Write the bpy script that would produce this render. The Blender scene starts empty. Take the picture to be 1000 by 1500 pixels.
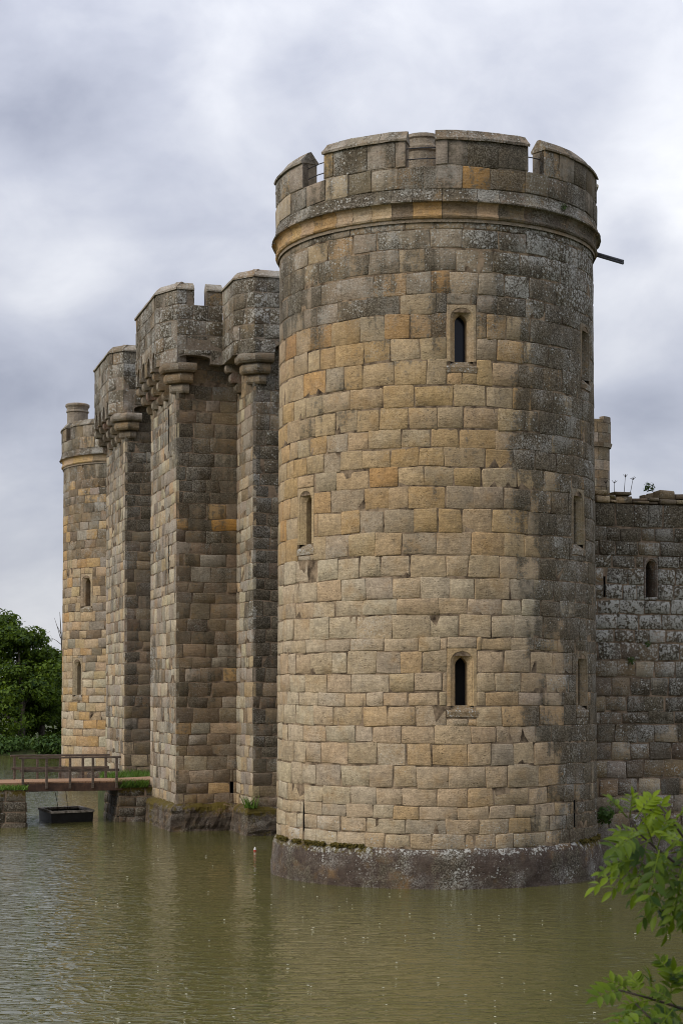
import bpy, math, random
import numpy as np
from mathutils import Vector, noise as mnoise

# ------------------------------------------------------------------ camera
F, Y0, TH, XC, YC, H = 2523.4, 1013.45, math.radians(1.216), 2.618, 47.769, 4.946
LEN, PH = 47.49, math.radians(16.267)
scene = bpy.context.scene
COL = scene.collection
PYC = Y0 - F * math.tan(TH)
cam = bpy.data.cameras.new("camera")
cam.sensor_fit = 'VERTICAL'
cam.sensor_height = 36.0
cam.lens = F * 36.0 / 1500.0
cam.shift_y = (PYC - 750.0) / 1500.0
cam.clip_start, cam.clip_end = 0.1, 6000
cam.dof.use_dof = True
cam.dof.focus_distance = 48.0
cam.dof.aperture_fstop = 13.0
camo = bpy.data.objects.new("camera", cam)
camo.location = (0, 0, H)
camo.rotation_euler = (math.radians(90) + TH, 0, 0)
COL.objects.link(camo)
scene.camera = camo

# ------------------------------------------------------------------ light
SUN = Vector((-0.76, -0.45, 0.56)).normalized()          # towards the sun
sl = bpy.data.lights.new("sun", 'SUN')
sl.energy = 2.0
sl.angle = math.radians(26)
sl.color = (1.0, 0.93, 0.82)
so = bpy.data.objects.new("sun", sl)
so.rotation_euler = SUN.to_track_quat('Z', 'Y').to_euler()
so.location = (-30, -20, 40)
COL.objects.link(so)

world = bpy.data.worlds.new("World")
scene.world = world
world.use_nodes = True
W = world.node_tree
W.nodes.clear()


class NT:
    """small node-tree writer"""
    def __init__(s, t): s.t = t
    def n(s, kind, **kw):
        nd = s.t.nodes.new(kind)
        for k, v in kw.items():
            if k[0] == 'i' and k[1:].isdigit(): s.put(nd.inputs[int(k[1:])], v)
            elif k in nd.inputs.keys() and not hasattr(nd, k): s.put(nd.inputs[k], v)
            elif hasattr(nd, k): setattr(nd, k, v)
            else: s.put(nd.inputs[k.replace('_', ' ')], v)
        return nd
    def put(s, sock, v):
        if isinstance(v, bpy.types.NodeSocket): s.t.links.new(v, sock)
        elif isinstance(v, bpy.types.Node): s.t.links.new(v.outputs[0], sock)
        else: sock.default_value = v
    def m(s, op, a, b=0.0, c=0.0):
        nd = s.t.nodes.new('ShaderNodeMath'); nd.operation = op
        s.put(nd.inputs[0], a); s.put(nd.inputs[1], b); s.put(nd.inputs[2], c)
        return nd.outputs[0]
    def mix(s, fac, a, b, mode='MIX'):
        nd = s.t.nodes.new('ShaderNodeMix'); nd.data_type = 'RGBA'; nd.blend_type = mode
        s.put(nd.inputs[0], fac); s.put(nd.inputs[6], a); s.put(nd.inputs[7], b)
        return nd.outputs[2]
    def sstep(s, v, lo, hi):
        nd = s.t.nodes.new('ShaderNodeMapRange'); nd.interpolation_type = 'SMOOTHSTEP'
        s.put(nd.inputs[0], v); s.put(nd.inputs[1], lo); s.put(nd.inputs[2], hi)
        return nd.outputs[0]
    def noise(s, vec, scale, detail=4.0, rough=0.55, dist=0.0):
        nd = s.t.nodes.new('ShaderNodeTexNoise')
        s.put(nd.inputs['Vector'], vec); nd.inputs['Scale'].default_value = scale
        nd.inputs['Detail'].default_value = detail; nd.inputs['Roughness'].default_value = rough
        nd.inputs['Distortion'].default_value = dist
        return nd.outputs[0]
    def scale(s, vec, sc, loc=(0, 0, 0)):
        nd = s.t.nodes.new('ShaderNodeMapping')
        s.put(nd.inputs[0], vec); nd.inputs['Scale'].default_value = sc; nd.inputs['Location'].default_value = loc
        return nd.outputs[0]


g = NT(W)
tc = g.n('ShaderNodeTexCoord')
vdir = tc.outputs['Generated']
sky = g.n('ShaderNodeTexSky')
sky.sky_type = 'NISHITA'
sky.sun_disc = False
sky.sun_elevation = math.asin(SUN.z)
sky.sun_rotation = math.atan2(SUN.x, SUN.y)
n1 = g.noise(g.scale(vdir, (5, 5, 9)), 1.0, 5, 0.52, 0.35)
n2 = g.noise(g.scale(vdir, (14, 14, 20), (3, 1, 7)), 1.0, 6, 0.56, 0.3)
cl = g.m('ADD', g.m('MULTIPLY', n1, 0.95), g.m('MULTIPLY', n2, 0.46))
cl = g.m('SUBTRACT', cl, 0.22)


def skydir(px, py):
    v = Vector(((px - 500) / F, 1.0, (Y0 - py) / F))
    return v.normalized()


for (px, py, r, amp) in [(985, 260, .075, .27), (1010, 150, .05, .12), (900, 470, .05, .10), (935, 345, .022, -.22),
                         (80, 590, .075, -.19), (230, 480, .05, -.12), (60, 390, .06, .20), (40, 840, .07, .22), (30, 930, .05, .12),
                         (60, 60, .085, -.12), (330, 330, .08, .05), (940, 610, .03, -.10), (720, 40, .06, -.03)]:
    d = g.n('ShaderNodeVectorMath', operation='DISTANCE', i0=vdir, i1=tuple(skydir(px, py)))
    f = g.sstep(d.outputs['Value'], r * 1.25, r * 0.1)
    cl = g.m('ADD', cl, g.m('MULTIPLY', f, amp))
cr = g.n('ShaderNodeValToRGB', i0=cl)
cr.color_ramp.elements[0].position = 0.12
cr.color_ramp.elements[0].color = (0.29, 0.315, 0.405, 1)
cr.color_ramp.elements[1].position = 0.95
cr.color_ramp.elements[1].color = (0.90, 0.91, 0.94, 1)
e = cr.color_ramp.elements.new(0.45); e.color = (0.50, 0.525, 0.615, 1)
sepd = g.n('ShaderNodeSeparateXYZ', i0=vdir)
grad = g.m('MULTIPLY_ADD', g.m('MAXIMUM', sepd.outputs[2], 0.0), 1.5, 1.0)
cmul = g.n('ShaderNodeVectorMath', operation='SCALE', i0=cr.outputs[0])
g.put(cmul.inputs['Scale'], g.m('MULTIPLY', grad, 8.7))
skymix = g.mix(0.93, sky.outputs[0], cmul.outputs[0])
bg = g.n('ShaderNodeBackground', Color=skymix, Strength=0.1)
g.n('ShaderNodeOutputWorld', i0=bg)

scene.view_settings.view_transform = 'Standard'
scene.view_settings.look = 'None'
scene.view_settings.exposure = 0.0
scene.view_settings.gamma = 1.0
scene.view_settings.use_curve_mapping = False

scene.cycles.pixel_filter_type = 'BLACKMAN_HARRIS'
scene.cycles.filter_width = 1.0

# ------------------------------------------------------------------ geometry of the place
R_ = random.Random(7)
u2 = np.array([-math.sin(PH), math.cos(PH)])              # along the north front
n2v = np.array([-math.cos(PH), -math.sin(PH)])            # outwards over the moat
C0 = np.array([XC, YC])
C1 = C0 + LEN * u2


def ST(s, t, z):
    q = C0 + s * u2 + t * n2v
    return np.array([q[0], q[1], z])


ct, st_ = math.cos(TH), math.sin(TH)


def ray(px, py):
    x = (px - 500) / F
    v = -(py - PYC) / F
    return np.array([x, ct - v * st_, v * ct + st_])


def at_y(px, py, Y):
    r = ray(px, py)
    return np.array([0, 0, H]) + r * (Y / r[1])


def at_z(px, py, z):
    r = ray(px, py)
    return np.array([0, 0, H]) + r * ((z - H) / r[2])


def project(p):
    d = np.asarray(p, float) - np.array([0, 0, H])
    w = d[1] * ct + d[2] * st_
    return 500 + F * d[0] / w, PYC - F * (d[2] * ct - d[1] * st_) / w


def fbm(p, sc, oct=3):
    v = Vector(p) * sc
    return mnoise.fractal(v, 1.0, 2.0, oct, noise_basis='PERLIN_ORIGINAL')


def ss(x, a, b):
    t = min(1, max(0, (x - a) / (b - a)))
    return t * t * (3 - 2 * t)


# ------------------------------------------------------------------ objects
def empty(name, loc, label, cat, group=None):
    o = bpy.data.objects.new(name, None)
    o.location = loc
    o.empty_display_size = 0.3
    COL.objects.link(o)
    o['label'] = label
    o['category'] = cat
    if group: o['group'] = group
    return o


def tag(o, label, cat, group=None, kind=None):
    if label: o['label'] = label
    if cat: o['category'] = cat
    if group: o['group'] = group
    if kind: o['kind'] = kind
    return o


WORLDLOC = {}


def mobj(name, V, Fc, mat, parent=None, col=None, wear=None, smooth=False, kind=None, label=None, origin=None):
    """ONE mesh object from world-space points; its origin goes to its own centre (or base)."""
    V = np.asarray(V, float)
    o3 = V.mean(0) if origin is None else np.asarray(origin, float)
    me = bpy.data.meshes.new(name)
    me.from_pydata((V - o3).tolist(), [], Fc)
    if col is not None:
        c = np.asarray(col, np.float32)
        if c.ndim == 1: c = np.tile(c, (len(V), 1))
        c4 = np.ones((len(V), 4), np.float32); c4[:, :3] = c[:, :3]
        me.attributes.new("Col", 'FLOAT_COLOR', 'POINT').data.foreach_set("color", c4.ravel())
    if wear is not None:
        c = np.asarray(wear, np.float32)
        if c.ndim == 1: c = np.tile(c, (len(V), 1))
        c4 = np.ones((len(V), 4), np.float32); c4[:, :3] = c[:, :3]
        me.attributes.new("Wear", 'FLOAT_COLOR', 'POINT').data.foreach_set("color", c4.ravel())
    me.materials.append(mat)
    if smooth is True: me.polygons.foreach_set("use_smooth", [True] * len(me.polygons))
    elif smooth: me.polygons.foreach_set("use_smooth", [bool(q) for q in smooth])
    o = bpy.data.objects.new(name, me)
    COL.objects.link(o)
    if parent is not None:
        o.parent = parent
        pl = WORLDLOC.get(parent.name, np.array(parent.location))
        o.location = tuple(o3 - pl)
    else:
        o.location = tuple(o3)
    WORLDLOC[o.name] = o3
    if kind: o['kind'] = kind
    if label: o['label'] = label
    return o


class MB:
    def __init__(s): s.v = []; s.f = []; s.c = []; s.w = []; s.sm = []
    def add(s, V, Fc, col=(.3, .3, .3), wear=(0, 0, 0)):
        k = len(s.v)
        V = np.asarray(V, float)
        s.v.extend(V.tolist())
        s.f.extend([[i + k for i in f] for f in Fc])
        c = np.asarray(col, float); w = np.asarray(wear, float)
        if c.ndim == 1: c = np.tile(c, (len(V), 1))
        if w.ndim == 1: w = np.tile(w, (len(V), 1))
        s.c.extend(c.tolist()); s.w.extend(w.tolist())
    def build(s, name, mat, parent=None, **kw):
        return mobj(name, s.v, s.f, mat, parent, col=s.c, wear=s.w, **kw)


def box_axes(c, ax, ay, az):
    """box about centre c with half-axis vectors"""
    c, ax, ay, az = [np.asarray(q, float) for q in (c, ax, ay, az)]
    V = [c + i * ax + j * ay + k * az for k in (-1, 1) for j in (-1, 1) for i in (-1, 1)]
    Fc = [[0, 2, 3, 1], [4, 5, 7, 6], [0, 1, 5, 4], [2, 6, 7, 3], [0, 4, 6, 2], [1, 3, 7, 5]]
    return V, Fc


def bev_box(c, ax, ay, az, b=0.01):
    """box with chamfered edges"""
    c, ax, ay, az = [np.asarray(q, float) for q in (c, ax, ay, az)]
    L = [np.linalg.norm(q) for q in (ax, ay, az)]
    U = [q / l for q, l in zip((ax, ay, az), L)]
    V = []; idx = {}
    for i in (-1, 1):
        for j in (-1, 1):
            for k in (-1, 1):
                for a in range(3):
                    l = [L[0] - b, L[1] - b, L[2] - b]; l[a] = L[a]
                    idx[(i, j, k, a)] = len(V)
                    V.append(c + i * l[0] * U[0] + j * l[1] * U[1] + k * l[2] * U[2])
    Fc = []
    for a in range(3):
        o1, o2 = [q for q in range(3) if q != a]
        for sg in (-1, 1):
            q = []
            for (p1, p2) in ((-1, -1), (1, -1), (1, 1), (-1, 1)):
                t = [0, 0, 0]; t[a] = sg; t[o1] = p1; t[o2] = p2
                q.append(idx[(t[0], t[1], t[2], a)])
            Fc.append(q)
    for a in range(3):
        o1, o2 = [q for q in range(3) if q != a]
        for p1 in (-1, 1):
            for p2 in (-1, 1):
                t = [[0, 0, 0], [0, 0, 0]]
                for kk, sg in enumerate((-1, 1)):
                    t[kk][a] = sg; t[kk][o1] = p1; t[kk][o2] = p2
                A, B = tuple(t[0]), tuple(t[1])
                Fc.append([idx[A + (o1,)], idx[B + (o1,)], idx[B + (o2,)], idx[A + (o2,)]])
    for i in (-1, 1):
        for j in (-1, 1):
            for k in (-1, 1):
                Fc.append([idx[(i, j, k, 0)], idx[(i, j, k, 1)], idx[(i, j, k, 2)]])
    return V, Fc


def tube(pts, rad, n=6, cap=True):
    pts = [np.asarray(p, float) for p in pts]
    V = []; Fc = []
    if not hasattr(rad, '__len__'): rad = [rad] * len(pts)
    for i, p in enumerate(pts):
        d = pts[min(i + 1, len(pts) - 1)] - pts[max(i - 1, 0)]
        d /= np.linalg.norm(d) + 1e-9
        a = np.cross(d, [0, 0, 1.0])
        if np.linalg.norm(a) < 1e-3: a = np.cross(d, [1.0, 0, 0])
        a /= np.linalg.norm(a); b = np.cross(d, a)
        for k in range(n):
            th = 2 * math.pi * k / n
            V.append(p + rad[i] * (a * math.cos(th) + b * math.sin(th)))
    for i in range(len(pts) - 1):
        for k in range(n):
            k2 = (k + 1) % n
            Fc.append([i * n + k, i * n + k2, (i + 1) * n + k2, (i + 1) * n + k])
    if cap:
        Fc.append(list(range(n))[::-1]); Fc.append([(len(pts) - 1) * n + k for k in range(n)])
    return V, Fc


# ------------------------------------------------------------------ materials
def new_mat(name):
    m = bpy.data.materials.new(name)
    m.use_nodes = True
    m.node_tree.nodes.clear()
    return m, NT(m.node_tree)


def finish(g, bsdf):
    g.n('ShaderNodeOutputMaterial', i0=bsdf)


def make_stone(name, bump=0.5, lichen_scale=1.0):
    m, g = new_mat(name)
    pos = g.n('ShaderNodeNewGeometry').outputs['Position']
    col = g.n('ShaderNodeAttribute', attribute_name='Col').outputs['Color']
    wr = g.n('ShaderNodeSeparateXYZ', i0=g.n('ShaderNodeAttribute', attribute_name='Wear').outputs['Vector'])
    nA = g.noise(pos, 1.6, 5, 0.6)
    nB = g.noise(pos, 7.0, 6, 0.65)
    nC = g.noise(pos, 26.0, 4, 0.7)
    nD = g.noise(pos, 60.0, 3, 0.7)
    bed = g.noise(g.scale(pos, (3, 3, 20)), 1.0, 4, 0.6, 0.3)
    v = g.m('MULTIPLY_ADD', nB, 1.25, 0.37)
    v = g.m('MULTIPLY', v, g.m('MULTIPLY_ADD', nC, 1.35, 0.32))
    v = g.m('MULTIPLY', v, g.m('MULTIPLY_ADD', bed, 0.5, 0.75))
    v = g.m('MULTIPLY', v, g.m('MULTIPLY_ADD', nD, 0.7, 0.65))
    base = g.n('ShaderNodeVectorMath', operation='SCALE', i0=col)
    g.put(base.inputs['Scale'], g.m('MULTIPLY', v, 1.17))
    c = base.outputs[0]
    # iron staining, warm patches inside stones
    c = g.mix(g.m('MULTIPLY', g.sstep(nA, 0.50, 0.72), 0.42), c, (0.33, 0.195, 0.072, 1))
    # grey weathering film
    c = g.mix(g.m('MULTIPLY', g.sstep(g.noise(pos, 3.1, 5, .7), 0.46, 0.68), 0.30), c, (0.165, 0.14, 0.105, 1))
    # dark lichen crust with rain streaks; also carries shade painted through Wear
    strk = g.noise(g.scale(pos, (3.2, 3.2, 0.28)), 1.0, 4, 0.6, 0.2)
    q = g.m('ADD', wr.outputs[0], g.m('MULTIPLY', g.m('SUBTRACT', nB, 0.5), 1.15))
    q = g.m('ADD', q, g.m('MULTIPLY', g.m('SUBTRACT', nC, 0.5), 0.85))
    q = g.m('ADD', q, g.m('MULTIPLY', g.m('SUBTRACT', nA, 0.5), 0.6))
    q = g.m('ADD', q, g.m('MULTIPLY', g.m('SUBTRACT', strk, 0.5), 0.95))
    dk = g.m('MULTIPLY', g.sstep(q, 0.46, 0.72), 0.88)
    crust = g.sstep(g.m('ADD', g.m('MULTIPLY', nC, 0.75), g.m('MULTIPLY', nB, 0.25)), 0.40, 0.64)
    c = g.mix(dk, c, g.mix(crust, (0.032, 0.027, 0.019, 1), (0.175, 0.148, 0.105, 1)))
    # pale lichen spots
    vor = g.n('ShaderNodeTexVoronoi', feature='F1', Vector=g.scale(pos, (1, 1, 1)), Scale=13.0 * lichen_scale, Randomness=1.0)
    vor.inputs['Detail'].default_value = 1.0
    vr = g.n('ShaderNodeSeparateColor', i0=vor.outputs['Color'])
    sz = g.m('MULTIPLY', g.m('MULTIPLY', wr.outputs[1], g.m('ADD', vr.outputs[0], -0.10)), 0.85)
    spot = g.sstep(g.m('SUBTRACT', sz, vor.outputs['Distance']), -0.06, 0.06)
    spot = g.m('MULTIPLY', spot, g.sstep(nC, 0.30, 0.46))
    clump = g.noise(pos, 1.1, 4, 0.6)
    film = g.sstep(g.m('ADD', g.m('MULTIPLY', nC, 0.7), g.m('MULTIPLY', clump, 0.65)), 0.66, 0.84)
    film = g.m('MULTIPLY', film, g.m('MINIMUM', g.m('MULTIPLY', wr.outputs[1], 0.95), 0.8))
    c = g.mix(g.m('MULTIPLY', g.m('MAXIMUM', spot, film), 0.85), c, (0.44, 0.43, 0.385, 1))
    # moss and orange lichen
    ms = g.sstep(g.m('ADD', wr.outputs[2], g.m('MULTIPLY', g.m('SUBTRACT', nB, 0.5), 1.3)), 0.48, 0.72)
    c = g.mix(ms, c, g.mix(nC, (0.028, 0.03, 0.008, 1), (0.16, 0.11, 0.022, 1)))
    pit = g.n('ShaderNodeTexVoronoi', feature='F1', Vector=g.scale(pos, (1, 1, 1.5)), Scale=13.0)
    pits = g.m('MULTIPLY', g.sstep(pit.outputs['Distance'], 0.34, 0.08), g.sstep(g.noise(pos, 2.3, 4, .6, .4), 0.50, 0.62))
    chip = g.sstep(g.noise(g.scale(pos, (1, 1, 2.2)), 4.2, 5, 0.7, 0.6), 0.62, 0.70)
    pits = g.m('MAXIMUM', pits, g.m('MULTIPLY', chip, 0.8))
    c = g.mix(g.m('MULTIPLY', pits, 0.50), c, (0.075, 0.052, 0.03, 1))
    hgt = g.m('ADD', g.m('MULTIPLY', nB, 0.9), g.m('MULTIPLY', nC, 0.45))
    hgt = g.m('ADD', hgt, g.m('MULTIPLY', bed, 0.55))
    hgt = g.m('SUBTRACT', hgt, g.m('MULTIPLY', pits, 0.5))
    hgt = g.m('ADD', hgt, g.m('MULTIPLY', spot, 0.12))
    bp = g.n('ShaderNodeBump', Strength=bump, Distance=0.05, Height=hgt)
    b = g.n('ShaderNodeBsdfPrincipled', Roughness=0.93, Normal=bp)
    b.inputs['Specular IOR Level'].default_value = 0.18
    g.put(b.inputs['Base Color'], c)
    finish(g, b)
    return m


M_STONE = make_stone("weathered_sandstone", 0.62)


def simple(name, col, rough=0.8, col2=None, nscale=8.0, bump=0.0, spec=0.3, metal=0.0, stretch=(1, 1, 1)):
    m, g = new_mat(name)
    pos = g.n('ShaderNodeNewGeometry').outputs['Position']
    nz = g.noise(g.scale(pos, stretch), nscale, 5, 0.65)
    c2 = col2 or tuple(x * 0.55 for x in col)
    c = g.mix(g.sstep(nz, 0.3, 0.7), (*c2, 1), (*col, 1))
    b = g.n('ShaderNodeBsdfPrincipled', Roughness=rough, Metallic=metal)
    b.inputs['Specular IOR Level'].default_value = spec
    g.put(b.inputs['Base Color'], c)
    if bump:
        bp = g.n('ShaderNodeBump', Strength=bump, Distance=0.03, Height=nz)
        g.put(b.inputs['Normal'], bp.outputs[0])
    finish(g, b)
    return m


M_MORTAR = simple("lime_mortar", (0.33, 0.245, 0.16), 0.95, (0.035, 0.024, 0.016), 3.2, 0.9, 0.1)
M_MORTAR_D = simple("old_dark_mortar", (0.30, 0.22, 0.15), 0.95, (0.07, 0.052, 0.036), 3.0, 0.8, 0.1)
M_VOID = simple("unlit_interior", (0.012, 0.011, 0.010), 0.9, (0.006, 0.006, 0.006), 4.0)
M_IRON = simple("dark_iron", (0.06, 0.062, 0.07), 0.5, (0.03, 0.03, 0.032), 20.0, 0, 0.5, 0.4)
M_LEAD = simple("weathered_lead", (0.17, 0.18, 0.20), 0.5, (0.09, 0.09, 0.10), 14.0, 0, 0.5, 0.3)
M_WOOD = simple("weathered_timber", (0.16, 0.12, 0.09), 0.8, (0.065, 0.048, 0.038), 5.0, 0.4, 0.3, 0, (1, 1, 6))
M_WOOD_RED = simple("wet_brown_timber", (0.10, 0.055, 0.035), 0.7, (0.05, 0.03, 0.022), 6.0, 0.4)
M_RIM = simple("grey_worn_gunwale", (0.46, 0.41, 0.34), 0.75, (0.13, 0.11, 0.09), 9.0, 0.3)
M_TAR = simple("black_tarred_boards", (0.022, 0.022, 0.024), 0.45, (0.012, 0.012, 0.013), 5.0, 0.3, 0.4)
M_PATH = simple("reddish_gravel", (0.40, 0.235, 0.13), 0.95, (0.25, 0.15, 0.09), 24.0, 0.5)
M_SOIL = simple("grassy_earth", (0.07, 0.085, 0.025), 0.95, (0.03, 0.035, 0.012), 1.5, 0.5)
M_BARK = simple("grey_bark", (0.13, 0.11, 0.085), 0.9, (0.05, 0.042, 0.034), 6.0, 0.5)
M_TWIG = simple("dark_twig_bark", (0.045, 0.032, 0.024), 0.8, (0.022, 0.016, 0.012), 40.0, 0.2)
M_ROPE = simple("hemp_rope", (0.10, 0.08, 0.06), 0.9, (0.04, 0.033, 0.026), 30.0)


def make_glass():
    m, g = new_mat("dark_leaded_glass")
    pos = g.n('ShaderNodeNewGeometry').outputs['Position']
    nz = g.noise(pos, 3.0, 2)
    b = g.n('ShaderNodeBsdfPrincipled', Roughness=0.12)
    b.inputs['Base Color'].default_value = (0.012, 0.016, 0.026, 1)
    b.inputs['Specular IOR Level'].default_value = 0.22
    bp = g.n('ShaderNodeBump', Strength=0.08, Distance=0.02, Height=nz)
    g.put(b.inputs['Normal'], bp.outputs[0])
    finish(g, b)
    return m


M_GLASS = make_glass()


def make_leaf(name, dark, light, trans, gloss=0.45):
    m, g = new_mat(name)
    col = g.n('ShaderNodeAttribute', attribute_name='Col').outputs['Color']
    sp = g.n('ShaderNodeSeparateColor', i0=col)
    c = g.mix(sp.outputs[0], (*dark, 1), (*light, 1))
    b = g.n('ShaderNodeBsdfPrincipled', Roughness=gloss)
    b.inputs['Specular IOR Level'].default_value = 0.2
    g.put(b.inputs['Base Color'], c)
    t = g.n('ShaderNodeBsdfTranslucent')
    g.put(t.inputs[0], g.mix(0.5, c, (light[0] * 1.4, light[1] * 1.3, light[2] * 0.5, 1)))
    mx = g.n('ShaderNodeMixShader', i0=trans, i1=b, i2=t)
    finish(g, mx)
    return m


M_LEAF = make_leaf("ash_leaf", (0.016, 0.044, 0.004), (0.165, 0.232, 0.008), 0.34, 0.5)
M_TREE = make_leaf("broadleaf_foliage", (0.014, 0.036, 0.006), (0.14, 0.21, 0.016), 0.25, 0.6)
M_HEDGE = make_leaf("bank_foliage", (0.03, 0.065, 0.014), (0.085, 0.14, 0.026), 0.2, 0.6)
M_GRASS = make_leaf("grass_blades", (0.05, 0.10, 0.018), (0.13, 0.22, 0.03), 0.2, 0.6)
M_MOSS = make_leaf("moss_tufts", (0.035, 0.033, 0.008), (0.13, 0.095, 0.02), 0.05, 0.95)


def make_water():
    m, g = new_mat("murky_moat_water")
    pos = g.n('ShaderNodeNewGeometry').outputs['Position']
    warp = g.noise(pos, 0.25, 2, 0.5)
    a = g.noise(g.scale(pos, (1.0, 1.25, 1)), 2.6, 2, 0.5, 0.5)
    b_ = g.noise(g.scale(pos, (0.9, 0.9, 1), (4, 9, 0)), 0.8, 2, 0.5, 0.3)
    f_ = g.noise(g.scale(pos, (1.0, 1.3, 1), (7, 2, 0)), 7.0, 2, 0.5, 0.3)
    calm = g.sstep(g.noise(g.scale(pos, (1, 0.7, 1), (11, 3, 0)), 0.11, 3, 0.55), 0.42, 0.62)
    sx = g.n('ShaderNodeSeparateXYZ', i0=pos)
    # the wind chops the open water west of the towers; their lee stays smoother
    lee = g.sstep(g.m('ADD', sx.outputs[0], g.m('MULTIPLY', sx.outputs[1], 0.224)), 8.0, 2.5)
    amp = g.m('MULTIPLY_ADD', lee, 0.62, g.m('MULTIPLY_ADD', calm, 0.40, 0.14))
    def ridge(sc, off, scale_):
        q = g.noise(g.scale(pos, sc, off), scale_, 2, 0.45, 0.6)
        return g.m('SUBTRACT', 1.0, g.m('ABSOLUTE', g.m('MULTIPLY_ADD', q, 5.0, -2.5)))
    r1 = ridge((0.75, 1.5, 1), (2, 5, 0), 1.5)
    r2 = ridge((0.8, 1.35, 1), (12, 3, 0), 3.4)
    def peak(q, p): return g.m('POWER', g.m('MAXIMUM', q, 0.0), p)
    h = g.m('ADD', g.m('MULTIPLY', peak(r1, 2.6), 0.019), g.m('MULTIPLY', peak(r2, 2.6), 0.0080))
    h = g.m('ADD', h, g.m('MULTIPLY', b_, 0.011))
    h = g.m('ADD', h, g.m('MULTIPLY', f_, 0.0012))
    h = g.m('MULTIPLY', h, amp)
    bp = g.n('ShaderNodeBump', Strength=1.0, Distance=1.0, Height=h)
    murk = g.mix(warp, (0.080, 0.077, 0.021, 1), (0.104, 0.097, 0.027, 1))
    b = g.n('ShaderNodeBsdfPrincipled', Roughness=0.015, IOR=1.36, Normal=bp)
    g.put(b.inputs['Base Color'], murk)
    finish(g, b)
    return m


M_WATER = make_water()

# ------------------------------------------------------------------ the setting: ground and water
gx = np.array([-3000, -1200, -500, -260, -200, -160, -140, -120, -100, -70, -40, -20, -12, -8, -4, -2, 0, 2, 4, 8, 12, 20, 40, 55, 60, 65, 75, 100, 300, 1200, 3000.0])
gy = np.array([-400, -60, -20, -8, -3, 0, 2, 4, 6, 8, 10, 12, 14, 17, 22, 40, 60, 90, 120, 128, 131, 133, 135, 138, 145, 170, 240, 600, 1500, 3500.0])


def ground_z(x, y):
    near = 3.35 + (-1.5 - 3.35) * ss(y, 2.5, 15)
    far = -1.5 + 2.2 * ss(y, 129, 137) + 1.2 * ss(y, 137, 300)
    z = max(near if y < 16 else -1.5, far)
    z = max(z, -1.5 + 3 * ss(x, 55, 70), -1.5 + 3 * ss(-x, 150, 175))
    return z


V = [(x, y, ground_z(x, y)) for y in gy for x in gx]
nx = len(gx)
Fc = [[j * nx + i, j * nx + i + 1, (j + 1) * nx + i + 1, (j + 1) * nx + i] for j in range(len(gy) - 1) for i in range(nx - 1)]
o = mobj("ground", V, Fc, M_SOIL, smooth=True, kind='structure')
o = mobj("water", [(-185, 4, 0), (75, 4, 0), (75, 150, 0), (-185, 150, 0)], [[0, 1, 2, 3]], M_WATER, kind='structure')

# ------------------------------------------------------------------ masonry
BUFF = [(0.355, 0.262, 0.158), (0.340, 0.262, 0.168), (0.365, 0.268, 0.155), (0.33, 0.255, 0.165), (0.35, 0.25, 0.145)]
HONEY = [(0.37, 0.245, 0.115), (0.365, 0.235, 0.105), (0.35, 0.222, 0.095)]
ORANGE = [(0.38, 0.20, 0.062), (0.37, 0.19, 0.055)]
PALE = [(0.375, 0.312, 0.215), (0.365, 0.305, 0.212), (0.36, 0.30, 0.198), (0.37, 0.318, 0.228)]
GREY = [(0.255, 0.210, 0.155), (0.235, 0.198, 0.150), (0.265, 0.222, 0.168)]
BROWN = [(0.180, 0.132, 0.080), (0.165, 0.120, 0.076), (0.195, 0.142, 0.084), (0.150, 0.115, 0.075), (0.168, 0.128, 0.085)]
DARK = [(0.102, 0.077, 0.053), (0.090, 0.070, 0.050), (0.115, 0.085, 0.057)]


def jit(c, r, k=0.06):
    f = 1 + r.uniform(-k, k)
    return tuple(max(0.01, x * f * (1 + r.uniform(-0.03, 0.03))) for x in c)


def blend(c, m, k): return tuple(a * (1 - k) + b * k for a, b in zip(c, m))


def pick(r, *pools):
    """pools: (weight, list)"""
    t = r.random() * sum(w for w, _ in pools)
    for w, p in pools:
        t -= w
        if t <= 0: return jit(r.choice(p), r)
    return jit(r.choice(pools[-1][1]), r)


def subtract(rect, hole):
    a0, a1, z0, z1 = rect
    h0, h1, k0, k1 = hole
    if a1 <= h0 or a0 >= h1 or z1 <= k0 or z0 >= k1: return [rect]
    out = []
    if a0 < h0: out.append((a0, h0, z0, z1))
    if a1 > h1: out.append((h1, a1, z0, z1))
    m0, m1 = max(a0, h0), min(a1, h1)
    if z1 > k1: out.append((m0, m1, k1, z1))
    if z0 < k0: out.append((m0, m1, z0, k0))
    return out


def layout(r, amin, amax, zs, holes=(), wmin=0.42, wmax=1.05, cut=0.09):
    out = []
    prev = []
    for z0, z1 in zip(zs[:-1], zs[1:]):
        brk = [amin]
        a = amin + r.uniform(0.3, 0.9) * wmax * 0.7
        while a < amax - 0.22:
            if prev and min(abs(a - p) for p in prev) < 0.09: a += 0.13
            if a >= amax - 0.2: break
            brk.append(a)
            w = r.triangular(wmin, wmax, (wmin + wmax) * 0.48)
            a += w
        brk.append(amax)
        prev = brk[1:-1]
        for b0, b1 in zip(brk[:-1], brk[1:]):
            rs = [(b0, b1, z0, z1)]
            for hl in holes:
                rs = [q for x in rs for q in subtract(x, hl)]
            for q in rs:
                if q[1] - q[0] > cut and q[3] - q[2] > cut: out.append(q)
    return out


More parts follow.
